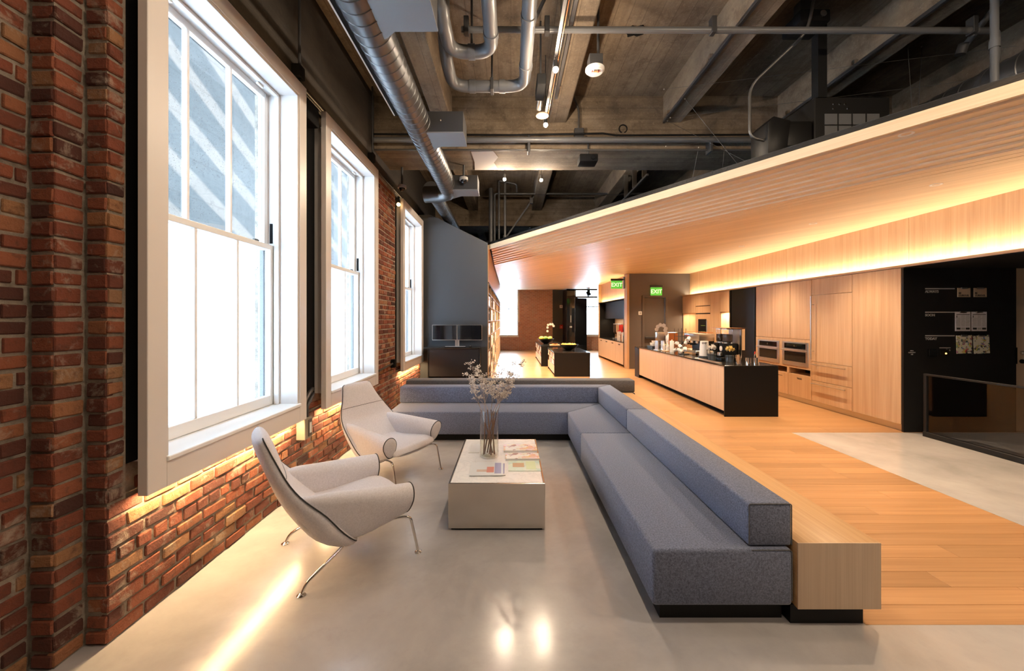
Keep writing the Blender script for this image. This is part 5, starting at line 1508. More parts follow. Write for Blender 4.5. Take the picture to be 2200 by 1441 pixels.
put('board', B().box(1.42, 1.8, 14.15, 14.45, 0.721, 0.74, 0.004), MT['oak_y'], t); put('snack', B().lathe([(0.0005, 0), (0.11, 0), (0.12, 0.04), (0.0005, 0.05)], (1.6, 14.3, 0.741), 16), MT['copper'], t)

# ------------------------------------------------------------------ snack pantry unit
PX = 3.88; PY0, PY1 = 13.46, 17.5
t = thing('pantry_unit', 'oak snack pantry with a black lit niche beside the exit wall', 'cabinet', (4.2, 15.3, 0))
put('end_panel', B().box(PX, 3.955, 13.19, PY0 + 0.05, 0.0, 3.18), MT['oak_z'], t); put('end_panel', B().box(PX, 4.65, PY1 - 0.04, PY1, 0.0, 3.18), MT['oak_z'], t)
put('upper_panel', B().box(PX + 0.12, PX + 0.14, PY0 + 0.05, PY1 - 0.04, 2.38, 3.18), MT['oak_z'], t)
put('niche_head', B().box(PX, 4.65, PY0 + 0.05, PY1 - 0.04, 2.36, 2.38), MT['black'], t)
put('niche_back', B().box(4.6, 4.65, PY0 + 0.05, PY1 - 0.04, 0.86, 2.36), MT['oak_pale'], t)
put('niche_cheek', B().box(PX + 0.05, 4.6, PY1 - 0.06, PY1 - 0.041, 0.86, 2.36), MT['black'], t)
put('niche_cheek', B().box(PX + 0.02, 4.6, PY0 + 0.051, PY0 + 0.2, 0.05, 2.36), MT['black'], t)
put('upper_cabinet', B().box(4.15, 4.6, PY0 + 0.2, PY1 - 0.06, 1.68, 2.36, 0.003), MT['black'], t)
put('counter', B().box(PX, 4.6, PY0 + 0.2, PY1 - 0.06, 0.84, 0.86), MT['stone'], t)
put('carcass', B().box(PX + 0.03, 4.6, PY0 + 0.2, PY1 - 0.06, 0.08, 0.84), MT['oak_pale'], t)
nd = 4
for k in range(nd):
    a = PY0 + 0.2 + (PY1 - PY0 - 0.27) * k / nd; c = PY0 + 0.2 + (PY1 - PY0 - 0.27) * (k + 1) / nd
    d_ = put('door', B().box(PX, PX + 0.025, a + 0.004, c - 0.004, 0.08, 0.835, 0.002), MT['oak_pale'], t)
    put('handle', B().box(PX - 0.012, PX, (a + c) / 2 - 0.1, (a + c) / 2 + 0.1, 0.74, 0.77), MT['black'], d_)
area_light('pantry_led', (4.3, 15.3, 1.675), 0.05, 3.8, 14, WARM2, (0, 0, -1))
area_light('pantry_cove', (PX + 0.06, 15.3, 2.385), 0.04, 4.1, 30, WARM, (0.3, 0, 1))
for k, (y, z0, lab) in enumerate(((16.2, 0.861, 'cereal dispenser farthest into the pantry niche'), (15.8, 0.861, 'cereal dispenser second from the far end of the niche'), (15.4, 0.861, 'cereal dispenser in the middle of the niche'))):
    t = thing('cereal_dispenser', lab, 'dispenser', (4.3, y, z0), group='cereal dispensers in the pantry niche', local=True)
    put('stand', B().box(-0.1, 0.12, -0.1, 0.1, 0, 0.03).box(0.08, 0.12, -0.1, 0.1, 0.03, 0.5), MT['steel'], t)
    put('canister', B().lathe([(0.03, 0.2), (0.085, 0.27), (0.085, 0.58), (0.0005, 0.6)], seg=20), MT[('beans', 'kraft', 'red')[k]], t)
    put('lid', B().lathe([(0.09, 0.585), (0.09, 0.62), (0.0005, 0.63)], seg=20), MT['steel'], t)
for k in range(7):
    y = 14.95 - 0.2 * k
    t = thing('snack_jar', ['tall snack jar with red lid', 'squat clear snack jar', 'snack jar with amber contents', 'snack jar with white contents', 'small dark snack jar', 'snack jar with pink packets', 'nearest snack jar, by the niche cheek'][k] + ' on the pantry counter', 'jar', (4.1, y, 0.861), group='snack jars on the pantry counter', local=True)
    hh = (0.34, 0.2, 0.26, 0.3, 0.22, 0.5, 0.18)[k]
    put('jar', B().lathe([(0.0005, 0), (0.07, 0), (0.075, hh * 0.85), (0.06, hh), (0.0005, hh)], seg=18), MT[('paper', 'paper', 'copper', 'white_bright', 'beans', 'red', 'steel')[k]], t)
    put('lid', B().lathe([(0.063, hh), (0.063, hh + 0.03), (0.0005, hh + 0.032)], seg=18), MT[('red', 'steel', 'steel', 'steel', 'black', 'white_bright', 'black')[k]], t)

# ------------------------------------------------------------------ exit signs and wall plates
def exit_sign(x, y, z, lab, rz=0.0, arm=False):
    t = thing('exit_sign', lab, 'exit sign', (x, y, z), rz, local=True)
    put('housing', B().box(-0.2, 0.2, -0.03, 0.03, 0.27, 0.34, 0.005), MT['pipe_dark'], t)
    put('panel', B().box(-0.19, 0.19, -0.008, 0.008, 0.0, 0.27), MT['exit'], t, None)
    lettering('lettering', 'EXIT', 0.185, MT['exit_white'], t, (0, -0.010, 0.07), (PI / 2, 0, 0), 0.003, 'CENTER')
    if arm: put('bracket', B().box(-0.012, 0.02, -0.02, 0.02, 0.3, 0.42), MT['pipe_dark'], t)
    return t
exit_sign(4.86, 13.2, 2.45, 'green EXIT sign above the taupe exit door')
t = exit_sign(3.62, 13.5, 2.70, 'green EXIT sign jutting from the pantry end panel', 0.0)
put('wall_plate', B().box(0.24, 0.26, -0.08, 0.08, 0.0, 0.4), MT['pipe_dark'], t); put('arm', B().box(0.15, 0.26, -0.02, 0.02, 0.29, 0.33), MT['pipe_dark'], t)
t = thing('exit_notice', 'small white sign plate beside the taupe exit door', 'sign', (4.33, 13.25, 1.85))
put('plate', B().box(4.28, 4.40, 13.235, 13.25, 1.80, 1.92, 0.003), MT['white_bright'], t); put('pictogram', B().lathe([(0.03, 0), (0.03, -0.002)], (4.34, 13.235, 1.86), 18, axis='y'), MT['letter'], t)
t = thing('fire_alarm_box', 'red fire alarm box on the far grey panel', 'alarm', (2.7, 21.1, 1.3))
put('box', B().box(2.62, 2.8, 21.08, 21.15, 1.16, 1.36, 0.01), MT['red'], t); put('handle', B().box(2.67, 2.75, 21.06, 21.08, 1.23, 1.27), MT['white_bright'], t)
t = thing('thermostat', 'small white thermostat high on the far grey panel', 'thermostat', (2.7, 21.1, 2.3))
put('case', B().box(2.62, 2.78, 21.11, 21.15, 2.26, 2.42, 0.01), MT['white_bright'], t); put('display', B().box(2.66, 2.74, 21.105, 21.112, 2.32, 2.38), MT['letter'], t)
# lift lobby: black glass screen with call panel and glass door
t = thing('glass_vestibule', 'dark glass vestibule with door and call panel at the far end', 'glass partition', (3.5, 19.6, 0))
put('fixed_panel', B().box(2.80, 3.18, 19.6, 19.66, 0.0, 3.16), MT['dark_glass'], t); put('transom', B().box(2.80, 4.3, 19.58, 19.68, 2.72, 2.8), MT['blacksteel'], t)
put('return_panel', B().box(2.78, 2.80, 19.6, 21.1, 0.0, 3.16), MT['black'], t)
put('glass_door', B().prism([(3.2, 19.6), (3.2, 19.62), (3.85, 20.1), (3.87, 20.085)], 'z', 0.02, 2.72), MT['dark_glass'], t); put('header', B().box(2.80, 4.3, 19.6, 19.66, 3.08, 3.165), MT['blacksteel'], t)
cpn = put('call_panel', B().box(2.93, 3.03, 19.59, 19.6, 0.8, 2.25), MT['blacksteel'], t)
for z in (1.28,):
    for xx in (2.95, 3.02): put('call_button', B().box(xx - 0.012, xx + 0.012, 19.58, 19.59, z - 0.04, z + 0.04), MT['white_bright'], cpn)
put('level_marks', B().box(2.975, 2.985, 19.585, 19.59, 1.5, 1.85), MT['white_bright'], cpn)
t = thing('spot_head', 'black stage spotlight hanging in the far vestibule', 'spotlight', (3.9, 19.9, 2.9))
put('can', B().cyl((3.85, 19.85, 3.05), (3.95, 19.8, 2.85), 0.09, 0.11), MT['blackmatt'], t); put('yoke', B().box(3.84, 3.98, 19.83, 19.86, 2.98, 3.17), MT['blackmatt'], t)

# ------------------------------------------------------------------ bookcase along the partition
bc = thing('bookcase', 'oak bookcase wall with dark and white boxes seen edge-on', 'bookcase', (-0.6, 14, 0))
BX = -0.503
put('end_panel', B().box(-0.95, BX, 9.0, 9.06, 0, 3.34), MT['oak_z'], bc)
put('bulkhead', B().box(BX - 0.03, BX, 9.06, 19.2, 2.52, 3.34), MT['oak_z'], bc)
put('top_shelf', B().box(-0.95, BX + 0.01, 9.0, 19.2, 2.47, 2.50), MT['black'], bc)
NB = 8
for k in range(1, NB + 1):
    y = 9.06 + (19.2 - 9.06) * k / NB
    put('upright', B().box(-0.95, BX, y - 0.03, y, 0, 2.47), MT['oak_pale'], bc)
for z in (0.08, 0.5, 0.9, 1.25, 1.6, 1.95, 2.25):
    put('shelf', B().box(-0.95, BX - 0.01, 9.06, 19.17, z, z + 0.025), MT['taupe'], bc, None)
random.seed(3)
for k in range(4):
    for r, z in enumerate((0.105, 0.525, 0.925, 1.275, 1.625, 1.975)):
        y0 = 9.08 + k * 1.267
        hh = (0.34, 0.32, 0.28, 0.28, 0.28, 0.24)[r]
        dk = (k + r) % 2 == 0
        t = thing('storage_box', '%s storage box on shelf %s of bookcase bay %s counted from the sofa' % ('black' if dk else 'white', ('one', 'two', 'three', 'four', 'five', 'six')[r], ('one', 'two', 'three', 'four')[k]), 'box', (-0.7, y0 + 0.5, z), group='storage boxes in the bookcase')
        put('box', B().box(-0.9, BX - 0.02, y0 + 0.1, y0 + 1.0, z, z + hh, 0.004), MT['blackmatt'] if dk else MT['white'], t); put('grip', B().box(BX - 0.021, BX - 0.016, y0 + 0.45, y0 + 0.6, z + hh * 0.6, z + hh * 0.75), MT['letter'], t)

# ------------------------------------------------------------------ desk with two monitors
t = thing('standing_desk', 'dark wall desk under the two monitors', 'desk', (-1.25, 8.7, 0))
put('top', B().box(-1.86, -0.66, 8.45, 8.895, 1.025, 1.05, 0.004), MT['stone'], t)
put('front_panel', B().box(-1.76, -0.68, 8.52, 8.54, 0.42, 1.02), new_mat('dark_stained_oak', (0.02, 0.019, 0.021), 0.3), t)
put('side_panel', B().box(-1.78, -1.76, 8.5, 8.89, 0, 1.025), MT['black'], t); put('side_panel', B().box(-0.68, -0.66, 8.5, 8.89, 0, 1.025), MT['black'], t)
put('foot_rail', B().box(-1.76, -0.68, 8.78, 8.8, 0.3, 0.4), MT['blackmatt'], t)
for x0, lab in ((-1.725, 'monitor nearer the window on the dark desk'), (-1.175, 'monitor nearer the bookcase on the dark desk')):
    t = thing('monitor', lab, 'monitor', (x0 + 0.27, 8.7, 1.05), group='two monitors on the desk')
    put('housing', B().box(x0, x0 + 0.545, 8.70, 8.73, 1.19, 1.53, 0.004), MT['steel'], t)
    put('screen', B().box(x0 + 0.008, x0 + 0.537, 8.696, 8.7, 1.205, 1.523), MT['dark_glass'], t)
    xa = x0 + (0.52 if x0 < -1.5 else 0.02)
    put('stand_post', B().box(xa - 0.02, xa + 0.02, 8.73, 8.75, 1.055, 1.35), MT['steel'], t); put('stand_foot', B().box(xa - 0.024, xa + 0.024, 8.67, 8.8, 1.051, 1.058, 0.002), MT['steel'], t)
t = thing('keyboard', 'slim keyboard on the desk below the monitors', 'keyboard', (-1.25, 8.55, 1.051))
put('base', B().box(-1.42, -0.97, 8.49, 8.62, 1.051, 1.063, 0.003), MT['blackmatt'], t)
for r in range(4): put('key_row', B().box(-1.41, -0.98, 8.497 + r * 0.03, 8.52 + r * 0.03, 1.063, 1.068), MT['letter'], t)
t = thing('mouse', 'small dark computer mouse beside the keyboard', 'mouse', (-0.87, 8.56, 1.051))
q = B(); q.ball((-0.87, 8.56, 1.056), 0.045, 2, (0.7, 1.1, 0.5)); put('shell', q, MT['blackmatt'], t, 180); put('wheel', B().cyl((-0.875, 8.53, 1.078), (-0.865, 8.53, 1.078), 0.006), MT['letter'], t)

# ================================================================== CEILING SERVICES
random.seed(2)
# spiral duct along the window wall
DX, DZ, DR = -1.115, 4.0, 0.155
t = thing('spiral_duct', 'grey spiral ventilation duct running along the window wall', 'duct', (DX, 4, DZ))
ys = [-3.0 + 0.115 * i for i in range(int((7.05 + 3.0) / 0.115))]
prof = []
for y in ys:
    prof += [(DR, y), (DR, y + 0.100), (DR + 0.005, y + 0.104), (DR + 0.005, y + 0.111)]
put('body', B().lathe(prof, (DX, 0, DZ), 28, axis='y'), MT['galv'], t, 30)
put('end_elbow', B().tube([(DX, 6.95, DZ), (DX, 7.15, DZ), (DX - 0.06, 7.32, DZ), (DX - 0.2, 7.42, DZ), (DX - 0.5, 7.45, DZ)], 0.15, 20), MT['galv'], t, 40)
def dbox(y0, y1, lab):
    t = thing('duct_box', lab, 'air diffuser', (-0.8, (y0 + y1) / 2, 3.9))
    put('body', B().box(-1.0, -0.57, y0, y1, 3.905, 4.15, 0.004), MT['pipe_dark'], t)
    put('bottom_plate', B().prism([(-1.08, y0), (-0.565, y0), (-0.565, y1), (-0.9, y1), (-1.08, y1 + 0.15)], 'z', 3.888, 3.904), MT['diffuser'], t)
    put('latch', B().ball((-0.84, y0, 4.04), 0.012), MT['chrome'], t)
dbox(2.55, 3.08, 'big grey air diffuser box on the duct at the top edge')
dbox(4.75, 5.13, 'air diffuser box halfway along the spiral duct')
dbox(6.85, 7.2, 'air diffuser box at the far end of the spiral duct')
# lower continuing duct beyond
t = thing('rear_duct', 'second spiral duct continuing above the grey wall', 'duct', (-1.45, 8.5, 3.95))
prof = []
y = 7.5
while y < 10.5:
    prof += [(0.13, y), (0.13, y + 0.1), (0.135, y + 0.104), (0.135, y + 0.111)]; y += 0.115
put('body', B().lathe(prof, (-1.5, 0, 4.1), 22, axis='y'), MT['galv'], t, 30); put('collar', B().lathe([(0.15, 7.44), (0.15, 7.5)], (-1.5, 0, 4.1), 22, axis='y'), MT['galv'], t)
# linear wall-wash fixture above the windows
t = thing('linear_light', 'slim linear light bar between duct and window wall', 'light', (-1.42, 3.5, 4.3))
put('housing', B().box(-1.46, -1.40, 1.5, 5.0, 4.22, 4.28, 0.004), MT['blackmatt'], t); put('lens', B().box(-1.475, -1.46, 1.5, 5.0, 4.222, 4.235), new_mat('linear_lens', (0.75, 0.7, 0.66), 0.3), t)
for y in (1.8, 3.3, 4.8): put('hanger', B().cyl((-1.43, y, 4.28), (-1.43, y, 5.12), 0.005, seg=6), MT['pipe_dark'], t)
# conduits along the top of the casings
for k, z in enumerate((3.90, 3.935, 3.97)):
    t = thing('wall_conduit', 'thin steel conduit, %s of three above the window casings' % ('lowest', 'middle', 'uppermost')[k], 'conduit', (-2.08, 4.5, z), group='conduits above the windows')
    put('tube', B().cyl((-2.085, 1.2, z), (-2.085, 8.85, z), 0.011, seg=10), MT['conduit'], t)
    for y in (2.7, 4.0, 5.6, 7.0, 8.3): put('clamp', B().box(-2.12, -2.07, y - 0.012, y + 0.012, z - 0.014, z + 0.014), MT['steel'], t)
for y, lab in ((2.0, 'near the first window'), (3.86, 'between first and second windows'), (5.9, 'between second and third windows')):
    t = thing('drop_conduit', 'dark vertical cable drop %s' % lab, 'conduit', (-2.06, y, 4.3), group='cable drops above the windows')
    put('tube', B().cyl((-2.06, y, 4.0), (-2.06, y, 5.12), 0.014, seg=8), MT['pipe_dark'], t); put('box', B().box(-2.115, -2.03, y - 0.05, y + 0.05, 3.86 + 0.14, 4.12, 0.004), MT['blackmatt'], t)
t = thing('wall_speaker', 'dark bracketed box between the first two windows', 'speaker', (-2.0, 3.9, 3.7))
put('case', B().box(-2.1, -1.96, 3.82, 4.05, 3.60, 3.80, 0.006), MT['blackmatt'], t); put('bracket', B().box(-2.09, -2.07, 3.9, 3.97, 3.8, 3.98), MT['pipe_dark'], t)
# black cable bundle top left
t = thing('cable_bundle', 'tangle of black cable at the top of the window wall', 'cable', (-1.75, 3.2, 4.7))
pts = [(-1.75 + 0.10 * math.cos(i * 0.9), 3.2 + 0.10 * math.sin(i * 0.9), 4.62 + 0.004 * i) for i in range(40)]
put('coil', B().tube(pts, 0.012, 6), MT['blackmatt'], t); put('tie', B().tube([(-1.75, 3.2, 4.7), (-1.75, 3.2, 5.12)], 0.01, 6), MT['blackmatt'], t)

# grey waste pipes: two U loops hung under the slab
def ring_joint(q, p, d, r):
    d = Vector(d).normalized() * 0.035; p = Vector(p)
    q.cyl(p - d, p + d, r + 0.008, seg=18)
PR = 0.066
t = thing('waste_pipe', 'smaller grey waste pipe loop at the top of the picture', 'pipe', (-0.4, 4.0, 4.4))
put('pipe', B().tube(rounded([(-0.19, 1.0, 4.4), (-0.19, 4.07, 4.4), (-0.62, 4.07, 4.4), (-0.62, 3.5, 4.4), (-0.62, 3.35, 4.9), (-0.62, 3.35, 5.12)], 0.18, 8), PR, 18), MT['pipe'], t, 60)
q = B(); ring_joint(q, (-0.19, 3.82, 4.4), (0, 1, 0), PR); put('coupling', q, MT['pipe'], t); q = B(); ring_joint(q, (-0.40, 4.07, 4.4), (1, 0, 0), PR); put('coupling', q, MT['pipe'], t)
q = B(); ring_joint(q, (-0.19, 3.3, 4.4), (0, 1, 0), PR); put('coupling', q, MT['pipe'], t)
put('hanger', B().cyl((-0.40, 4.07, 4.46), (-0.40, 4.07, 5.12), 0.012, seg=8), MT['pipe_dark'], t)
t = thing('waste_pipe', 'larger grey waste pipe loop in front of the cross beam', 'pipe', (-0.2, 4.6, 4.4))
put('pipe', B().tube(rounded([(0.165, 1.0, 4.4), (0.165, 4.67, 4.4), (-0.68, 4.67, 4.4), (-0.68, 4.1, 4.4), (-0.68, 3.95, 4.9), (-0.68, 3.95, 5.12)], 0.2, 8), PR, 18), MT['pipe'], t, 60)
for p, d_ in (((0.165, 4.3, 4.4), (0, 1, 0)), ((0.165, 3.6, 4.4), (0, 1, 0)), ((-0.1, 4.67, 4.4), (1, 0, 0)), ((-0.45, 4.67, 4.4), (1, 0, 0))):
    q = B(); ring_joint(q, p, d_, PR); put('coupling', q, MT['pipe'], t)
for xx in (-0.22,): put('hanger', B().cyl((xx, 4.67, 4.46), (xx, 4.67, 5.12), 0.012, seg=8), MT['pipe_dark'], t); put('clamp', B().box(xx - 0.02, xx + 0.02, 4.6, 4.74, 4.33, 4.47, 0.006), MT['pipe_dark'], t)
# sprinkler main across the picture
t = thing('sprinkler_main', 'long grey sprinkler pipe crossing under the joists', 'pipe', (2, 4.03, 4.6))
put('pipe', B().cyl((-0.5, 4.03, 4.6), (4.83, 4.03, 4.59), 0.031, seg=16), MT['pipe'], t); 
for xx in (-0.45, 0.37, 2.06, 4.7): put('clamp', B().box(xx - 0.025, xx + 0.025, 3.99, 4.07, 4.555, 4.72, 0.005), MT['pipe_dark'], t)
put('drop', B().tube(rounded([(4.83, 4.03, 4.59), (4.95, 4.03, 4.59), (4.95, 4.03, 4.3), (5.2, 4.3, 4.3)], 0.06), 0.03, 14), MT['pipe'], t, 60)
put('seismic_brace', B().cyl((0.15, 4.2, 4.6), (0.47, 3.9, 5.1), 0.02, seg=6), MT['pipe_dark'], t)
# pipes in front of the big beam
t = thing('beam_pipe', 'thick dark pipe running along the big cross beam', 'pipe', (2, 6.0, 4.38))
put('pipe', B().cyl((-2.1, 6.02, 4.38), (5.6, 6.02, 4.38), 0.042, seg=16), MT['pipe'], t)
for xx in (-1.3, 0.28, 3.05): put('hanger', B().box(xx - 0.02, xx + 0.02, 6.0, 6.15, 4.2, 4.44, 0.004), MT['pipe_dark'], t)
t = thing('beam_conduit', 'thin conduit under the thick beam pipe', 'conduit', (2, 6.1, 4.25))
put('tube', B().cyl((-2.1, 6.1, 4.262), (5.6, 6.1, 4.262), 0.016, seg=10), MT['conduit'], t); put('junction_box', B().box(0.98, 1.12, 6.05, 6.14, 4.42, 4.58, 0.004), MT['pipe_dark'], t)
put('drop', B().tube(rounded([(1.05, 6.09, 4.58), (1.05, 6.09, 4.9), (0.95, 6.09, 5.1)], 0.1), 0.016, 8), MT['conduit'], t)
t = thing('beam_cable', 'black cable laid along the top of the beam pipe', 'cable', (1.6, 6.0, 4.45))
put('cable', B().tube([(-2.1, 6.0, 4.46), (0, 6.0, 4.445), (1.4, 6.0, 4.47), (1.6, 6.0, 4.44), (5.6, 6.0, 4.46)], 0.014, 6), MT['blackmatt'], t)
put('loop', B().tube(arc((1.70, 5.98, 4.53), 0.06, -1.2, 4.4, 12, 'xz'), 0.01, 6), MT['blackmatt'], t)
# hung strut channels along joist edges
for k, (x, y0, y1, z, lab) in enumerate(((2.36, 3.2, 6.1, 4.70, 'first joist right of the alarm'), (4.14, 3.4, 6.1, 4.70, 'joist above the projector'), (2.44, 7.05, 8.6, 4.24, 'joist behind the big beam'), (0.62, 2.0, 5.4, 4.685, 'joist beside the track lights'))):
    t = thing('strut_channel', 'dark steel strut along the %s' % lab, 'strut', (x, (y0 + y1) / 2, z), group='strut channels on the joists')
    put('channel', B().box(x - 0.02, x + 0.02, y0, y1, z - 0.03, z + 0.01, 0.003), MT['pipe_dark'], t)
    for y in (y0 + 0.2, (y0 + y1) / 2, y1 - 0.2): put('bracket', B().box(x - 0.03, x + 0.05, y - 0.02, y + 0.02, z + 0.01, (4.72 if k == 2 else z + 0.06)), MT['steel'], t)
# catenary wires
for k, (p0, p1) in enumerate((((2.38, 6.0, 4.66), (2.9, 4.6, 3.4)), ((2.38, 5.4, 4.66), (2.95, 4.9, 3.4)), ((4.16, 5.6, 4.66), (3.4, 5.2, 3.4)), ((4.16, 5.5, 4.66), (4.0, 5.3, 3.43)), ((5.2, 5.0, 5.1), (4.3, 4.2, 3.4)), ((4.6, 4.6, 5.1), (4.5, 4.4, 3.43)), ((2.9, 6.1, 4.3), (2.8, 6.3, 3.4)), ((3.3, 6.1, 4.3), (3.3, 6.3, 3.4)))):
    t = thing('hanger_wire', 'thin ceiling hanger wire, number %s from the alarm side above the oak fascia' % ('one', 'two', 'five', 'six', 'seven', 'eight', 'three', 'four')[k], 'wire', p1, group='hanger wires above the timber ceiling')
    put('wire', B().cyl(p0, p1, 0.0025, seg=5), MT['conduit'], t); put('eye', B().ball(p0, 0.012), MT['steel'], t)
for k, (p0, p1) in enumerate((((1.9, 4.9, 4.5), (5.5, 4.3, 4.62)), ((2.1, 5.2, 4.3), (5.5, 4.5, 4.4)), ((2.2, 5.6, 4.1), (4.7, 5.1, 4.15)))):
    t = thing('stay_wire', ('uppermost', 'middle', 'lowest')[k] + ' sloping stay wire strung behind the projector post', 'wire', p0, group='stay wires behind the projector')
    put('wire', B().cyl(p0, p1, 0.002, seg=5), MT['conduit'], t); put('eye', B().ball(p0, 0.01), MT['steel'], t)
# smoke alarm with FIRE lettering
t = thing('fire_strobe', 'round white FIRE strobe speaker hanging from the slab', 'alarm', (0.9, 4.2, 4.3))
put('disc', B().lathe([(0.0005, -0.045), (0.08, -0.04), (0.1, -0.02), (0.1, 0.0), (0.0005, 0.0)], (0.895, 4.2, 4.31), 28), MT['white_bright'], t)
put('back_box', B().box(0.825, 0.965, 4.13, 4.27, 4.31, 4.43, 0.003), MT['pipe_dark'], t); put('rod', B().cyl((0.93, 4.2, 4.43), (0.93, 4.2, 5.12), 0.014, seg=10), MT['pipe_dark'], t)
put('strobe_lens', B().box(0.865, 0.925, 4.14, 4.18, 4.255, 4.285, 0.008), MT['chrome'], t)
lettering('lettering', 'FIRE', 0.045, MT['red'], t, (0.895, 4.185, 4.2635), (PI, 0, 0), 0.001, 'CENTER')
# track with spotlights
t = thing('light_track', 'dark lighting track running toward the big beam', 'track', (0.5, 4, 4.45))
put('track', B().box(0.445, 0.475, -1.0, 5.4, 4.33, 4.36), MT['pipe_dark'], t)
put('copper_wire', B().cyl((0.49, 1.0, 4.325), (0.49, 5.4, 4.325), 0.006, seg=6), MT['copper'], t)
for y in (2.0, 3.6, 5.2): put('hanger', B().cyl((0.46, y, 4.36), (0.46, y, 5.12), 0.006, seg=6), MT['pipe_dark'], t)
def lamp(x, y, z, lab, stemz, power):
    t = thing('pendant_spot', lab, 'spotlight', (x, y, z), group='bare spot lamps under the slab', local=True)
    put('bulb', B().ball((0, 0, 0), 0.03, 2), MT['bulb'], t, 180); put('socket', B().cyl((0, 0, 0.02), (0, 0, 0.09), 0.024, seg=12), MT['pipe_dark'], t); put('stem', B().cyl((0, 0, 0.09), (0, 0, stemz - z), 0.006, seg=6), MT['pipe_dark'], t)
    d = bpy.data.lights.new('spot_bulb', 'POINT'); d.energy = power; d.color = (1.0, 0.79, 0.57); d.shadow_soft_size = 0.035
    o = bpy.data.objects.new('spot_bulb', d); o.location = (x, y, z - 0.04); col.objects.link(o)
lamp(0.46, 4.04, 4.2, 'bright spot lamp on the track nearest the camera', 4.33, 45)
lamp(0.46, 5.19, 4.2, 'bright spot lamp at the end of the track by the beam', 4.33, 45)
lamp(-0.11, 7.2, 4.2, 'spot lamp behind the beam on the window side', 5.12, 75)
lamp(0.56, 7.24, 4.2, 'spot lamp behind the beam on the kitchen side', 4.71, 75)
lamp(0.46, 2.85, 4.2, 'unseen fill lamp added on the track just above the top of the picture', 4.33, 45)  # out of view, added as fill for the brick wall
lamp(0.46, 1.4, 4.2, 'unseen fill lamp added on the track overhead', 4.33, 45)  # also added for fill, out of view
lamp(0.46, -0.4, 4.2, 'unseen fill lamp added on the track behind the camera', 4.33, 45)  # added behind the camera for fill
lamp(2.6, 1.5, 4.25, 'unseen fill lamp added above the oak ledge, over the top of the picture', 4.71, 90)  # added out of view to brighten the right bay and ledge end
lamp(2.4, -1.2, 4.25, 'unseen fill lamp added over the walkway behind the camera', 4.71, 90)  # added behind the camera to light the ledge and sofa ends
lamp(4.25, 1.3, 4.25, 'unseen fill lamp added near the fascia, over the top right of the picture', 4.71, 90)  # added out of view to brighten the right ceiling bay
t = thing('track_transformer', 'black transformer pack clipped beside the track', 'transformer', (0.40, 5.0, 4.4))
put('case', B().box(0.30, 0.40, 4.45, 4.8, 4.30, 4.42, 0.005), MT['blackmatt'], t); put('canister', B().cyl((0.36, 4.8, 4.35), (0.36, 5.05, 4.35), 0.04), MT['steel'], t); put('disc', B().lathe([(0.0005, 0), (0.08, 0), (0.08, 0.012), (0.0005, 0.012)], (0.40, 5.0, 4.22), 20), MT['kraft'], t); put('hanger', B().box(0.34, 0.36, 4.6, 4.64, 4.42, 5.12), MT['pipe_dark'], t); put('rod', B().cyl((0.39, 5.0, 4.23), (0.39, 5.0, 4.34), 0.005, seg=6), MT['pipe_dark'], t)
# small projector under the beam
t = thing('mini_projector', 'small black projector hanging under the big beam', 'projector', (1.2, 6.2, 4.1))
put('case', B().box(1.05, 1.33, 6.0, 6.25, 4.05, 4.17, 0.02, 2), MT['blackmatt'], t); put('lens', B().cyl((1.25, 6.0, 4.1), (1.25, 5.97, 4.1), 0.03, seg=16), MT['dark_glass'], t); put('mount', B().cyl((1.2, 6.12, 4.17), (1.2, 6.12, 4.42), 0.014, seg=8), MT['pipe_dark'], t)
# dome cameras
for x, y, z, lab in ((-0.80, 6.75, 4.02, 'dome camera below the pale plaster patch'), (-1.88, 6.85, 3.92, 'dome camera on the brick pier side')):
    t = thing('dome_camera', lab, 'camera', (x, y, z), group='dome cameras', local=True)
    put('base', B().lathe([(0.07, 0.05), (0.075, 0.0), (0.0005, 0.0)], seg=20), MT['letter'], t); q = B(); q.ball((0, 0, 0), 0.055, 2); put('dome', q, MT['dark_glass'], t, 180); put('arm', B().cyl((0, 0, 0.05), (0, 0, 4.285 - z), 0.018, seg=10), MT['pipe_dark'], t)
# big projector on black post
YP = 4.45
t = thing('large_projector', 'large black projector on a post above the oak fascia', 'projector', (3.8, YP, 3.6))
put('post', B().box(3.46, 3.56, YP, YP + 0.1, 4.15, 5.12), MT['blackmatt'], t)
put('cage', B().box(3.42, 4.27, YP, YP + 0.5, 3.62, 4.15, 0.01), MT['black'], t)
for r in range(2):
    for c in range(4):
        x0 = 3.53 + c * 0.158; z0 = 3.84 - r * 0.135
        put('filter_window', B().box(x0, x0 + 0.14, YP - 0.006, YP + 0.001, z0, z0 + 0.12), MT['pipe'], t)
for k, (x, z) in enumerate(((3.63, 4.07), (3.7, 4.07), (3.76, 4.07), (3.63, 4.02), (3.79, 4.02))): put('bolt', B().lathe([(0.012, 0), (0.009, -0.008)], (x, YP, z), 10, axis='y'), MT['chrome'], t)
put('lens_body', B().box(2.98, 3.42, YP + 0.02, YP + 0.45, 3.56, 3.9, 0.03, 2), MT['black'], t)
put('lens_hood', B().prism([(2.88, 3.5), (3.1, 3.55), (3.14, 3.88), (2.95, 3.93), (2.88, 3.86)], 'y', YP - 0.02, YP + 0.3, 0.012), MT['black'], t)
put('shelf', B().box(3.1, 4.35, YP - 0.02, YP + 0.55, 3.46, 3.60), MT['blackmatt'], t)
put('cable', B().tube([(4.27, YP, 3.93), (4.4, YP - 0.02, 3.95), (4.5, YP - 0.02, 3.9), (4.52, YP - 0.02, 3.6)], 0.012, 8), MT['white_bright'], t)
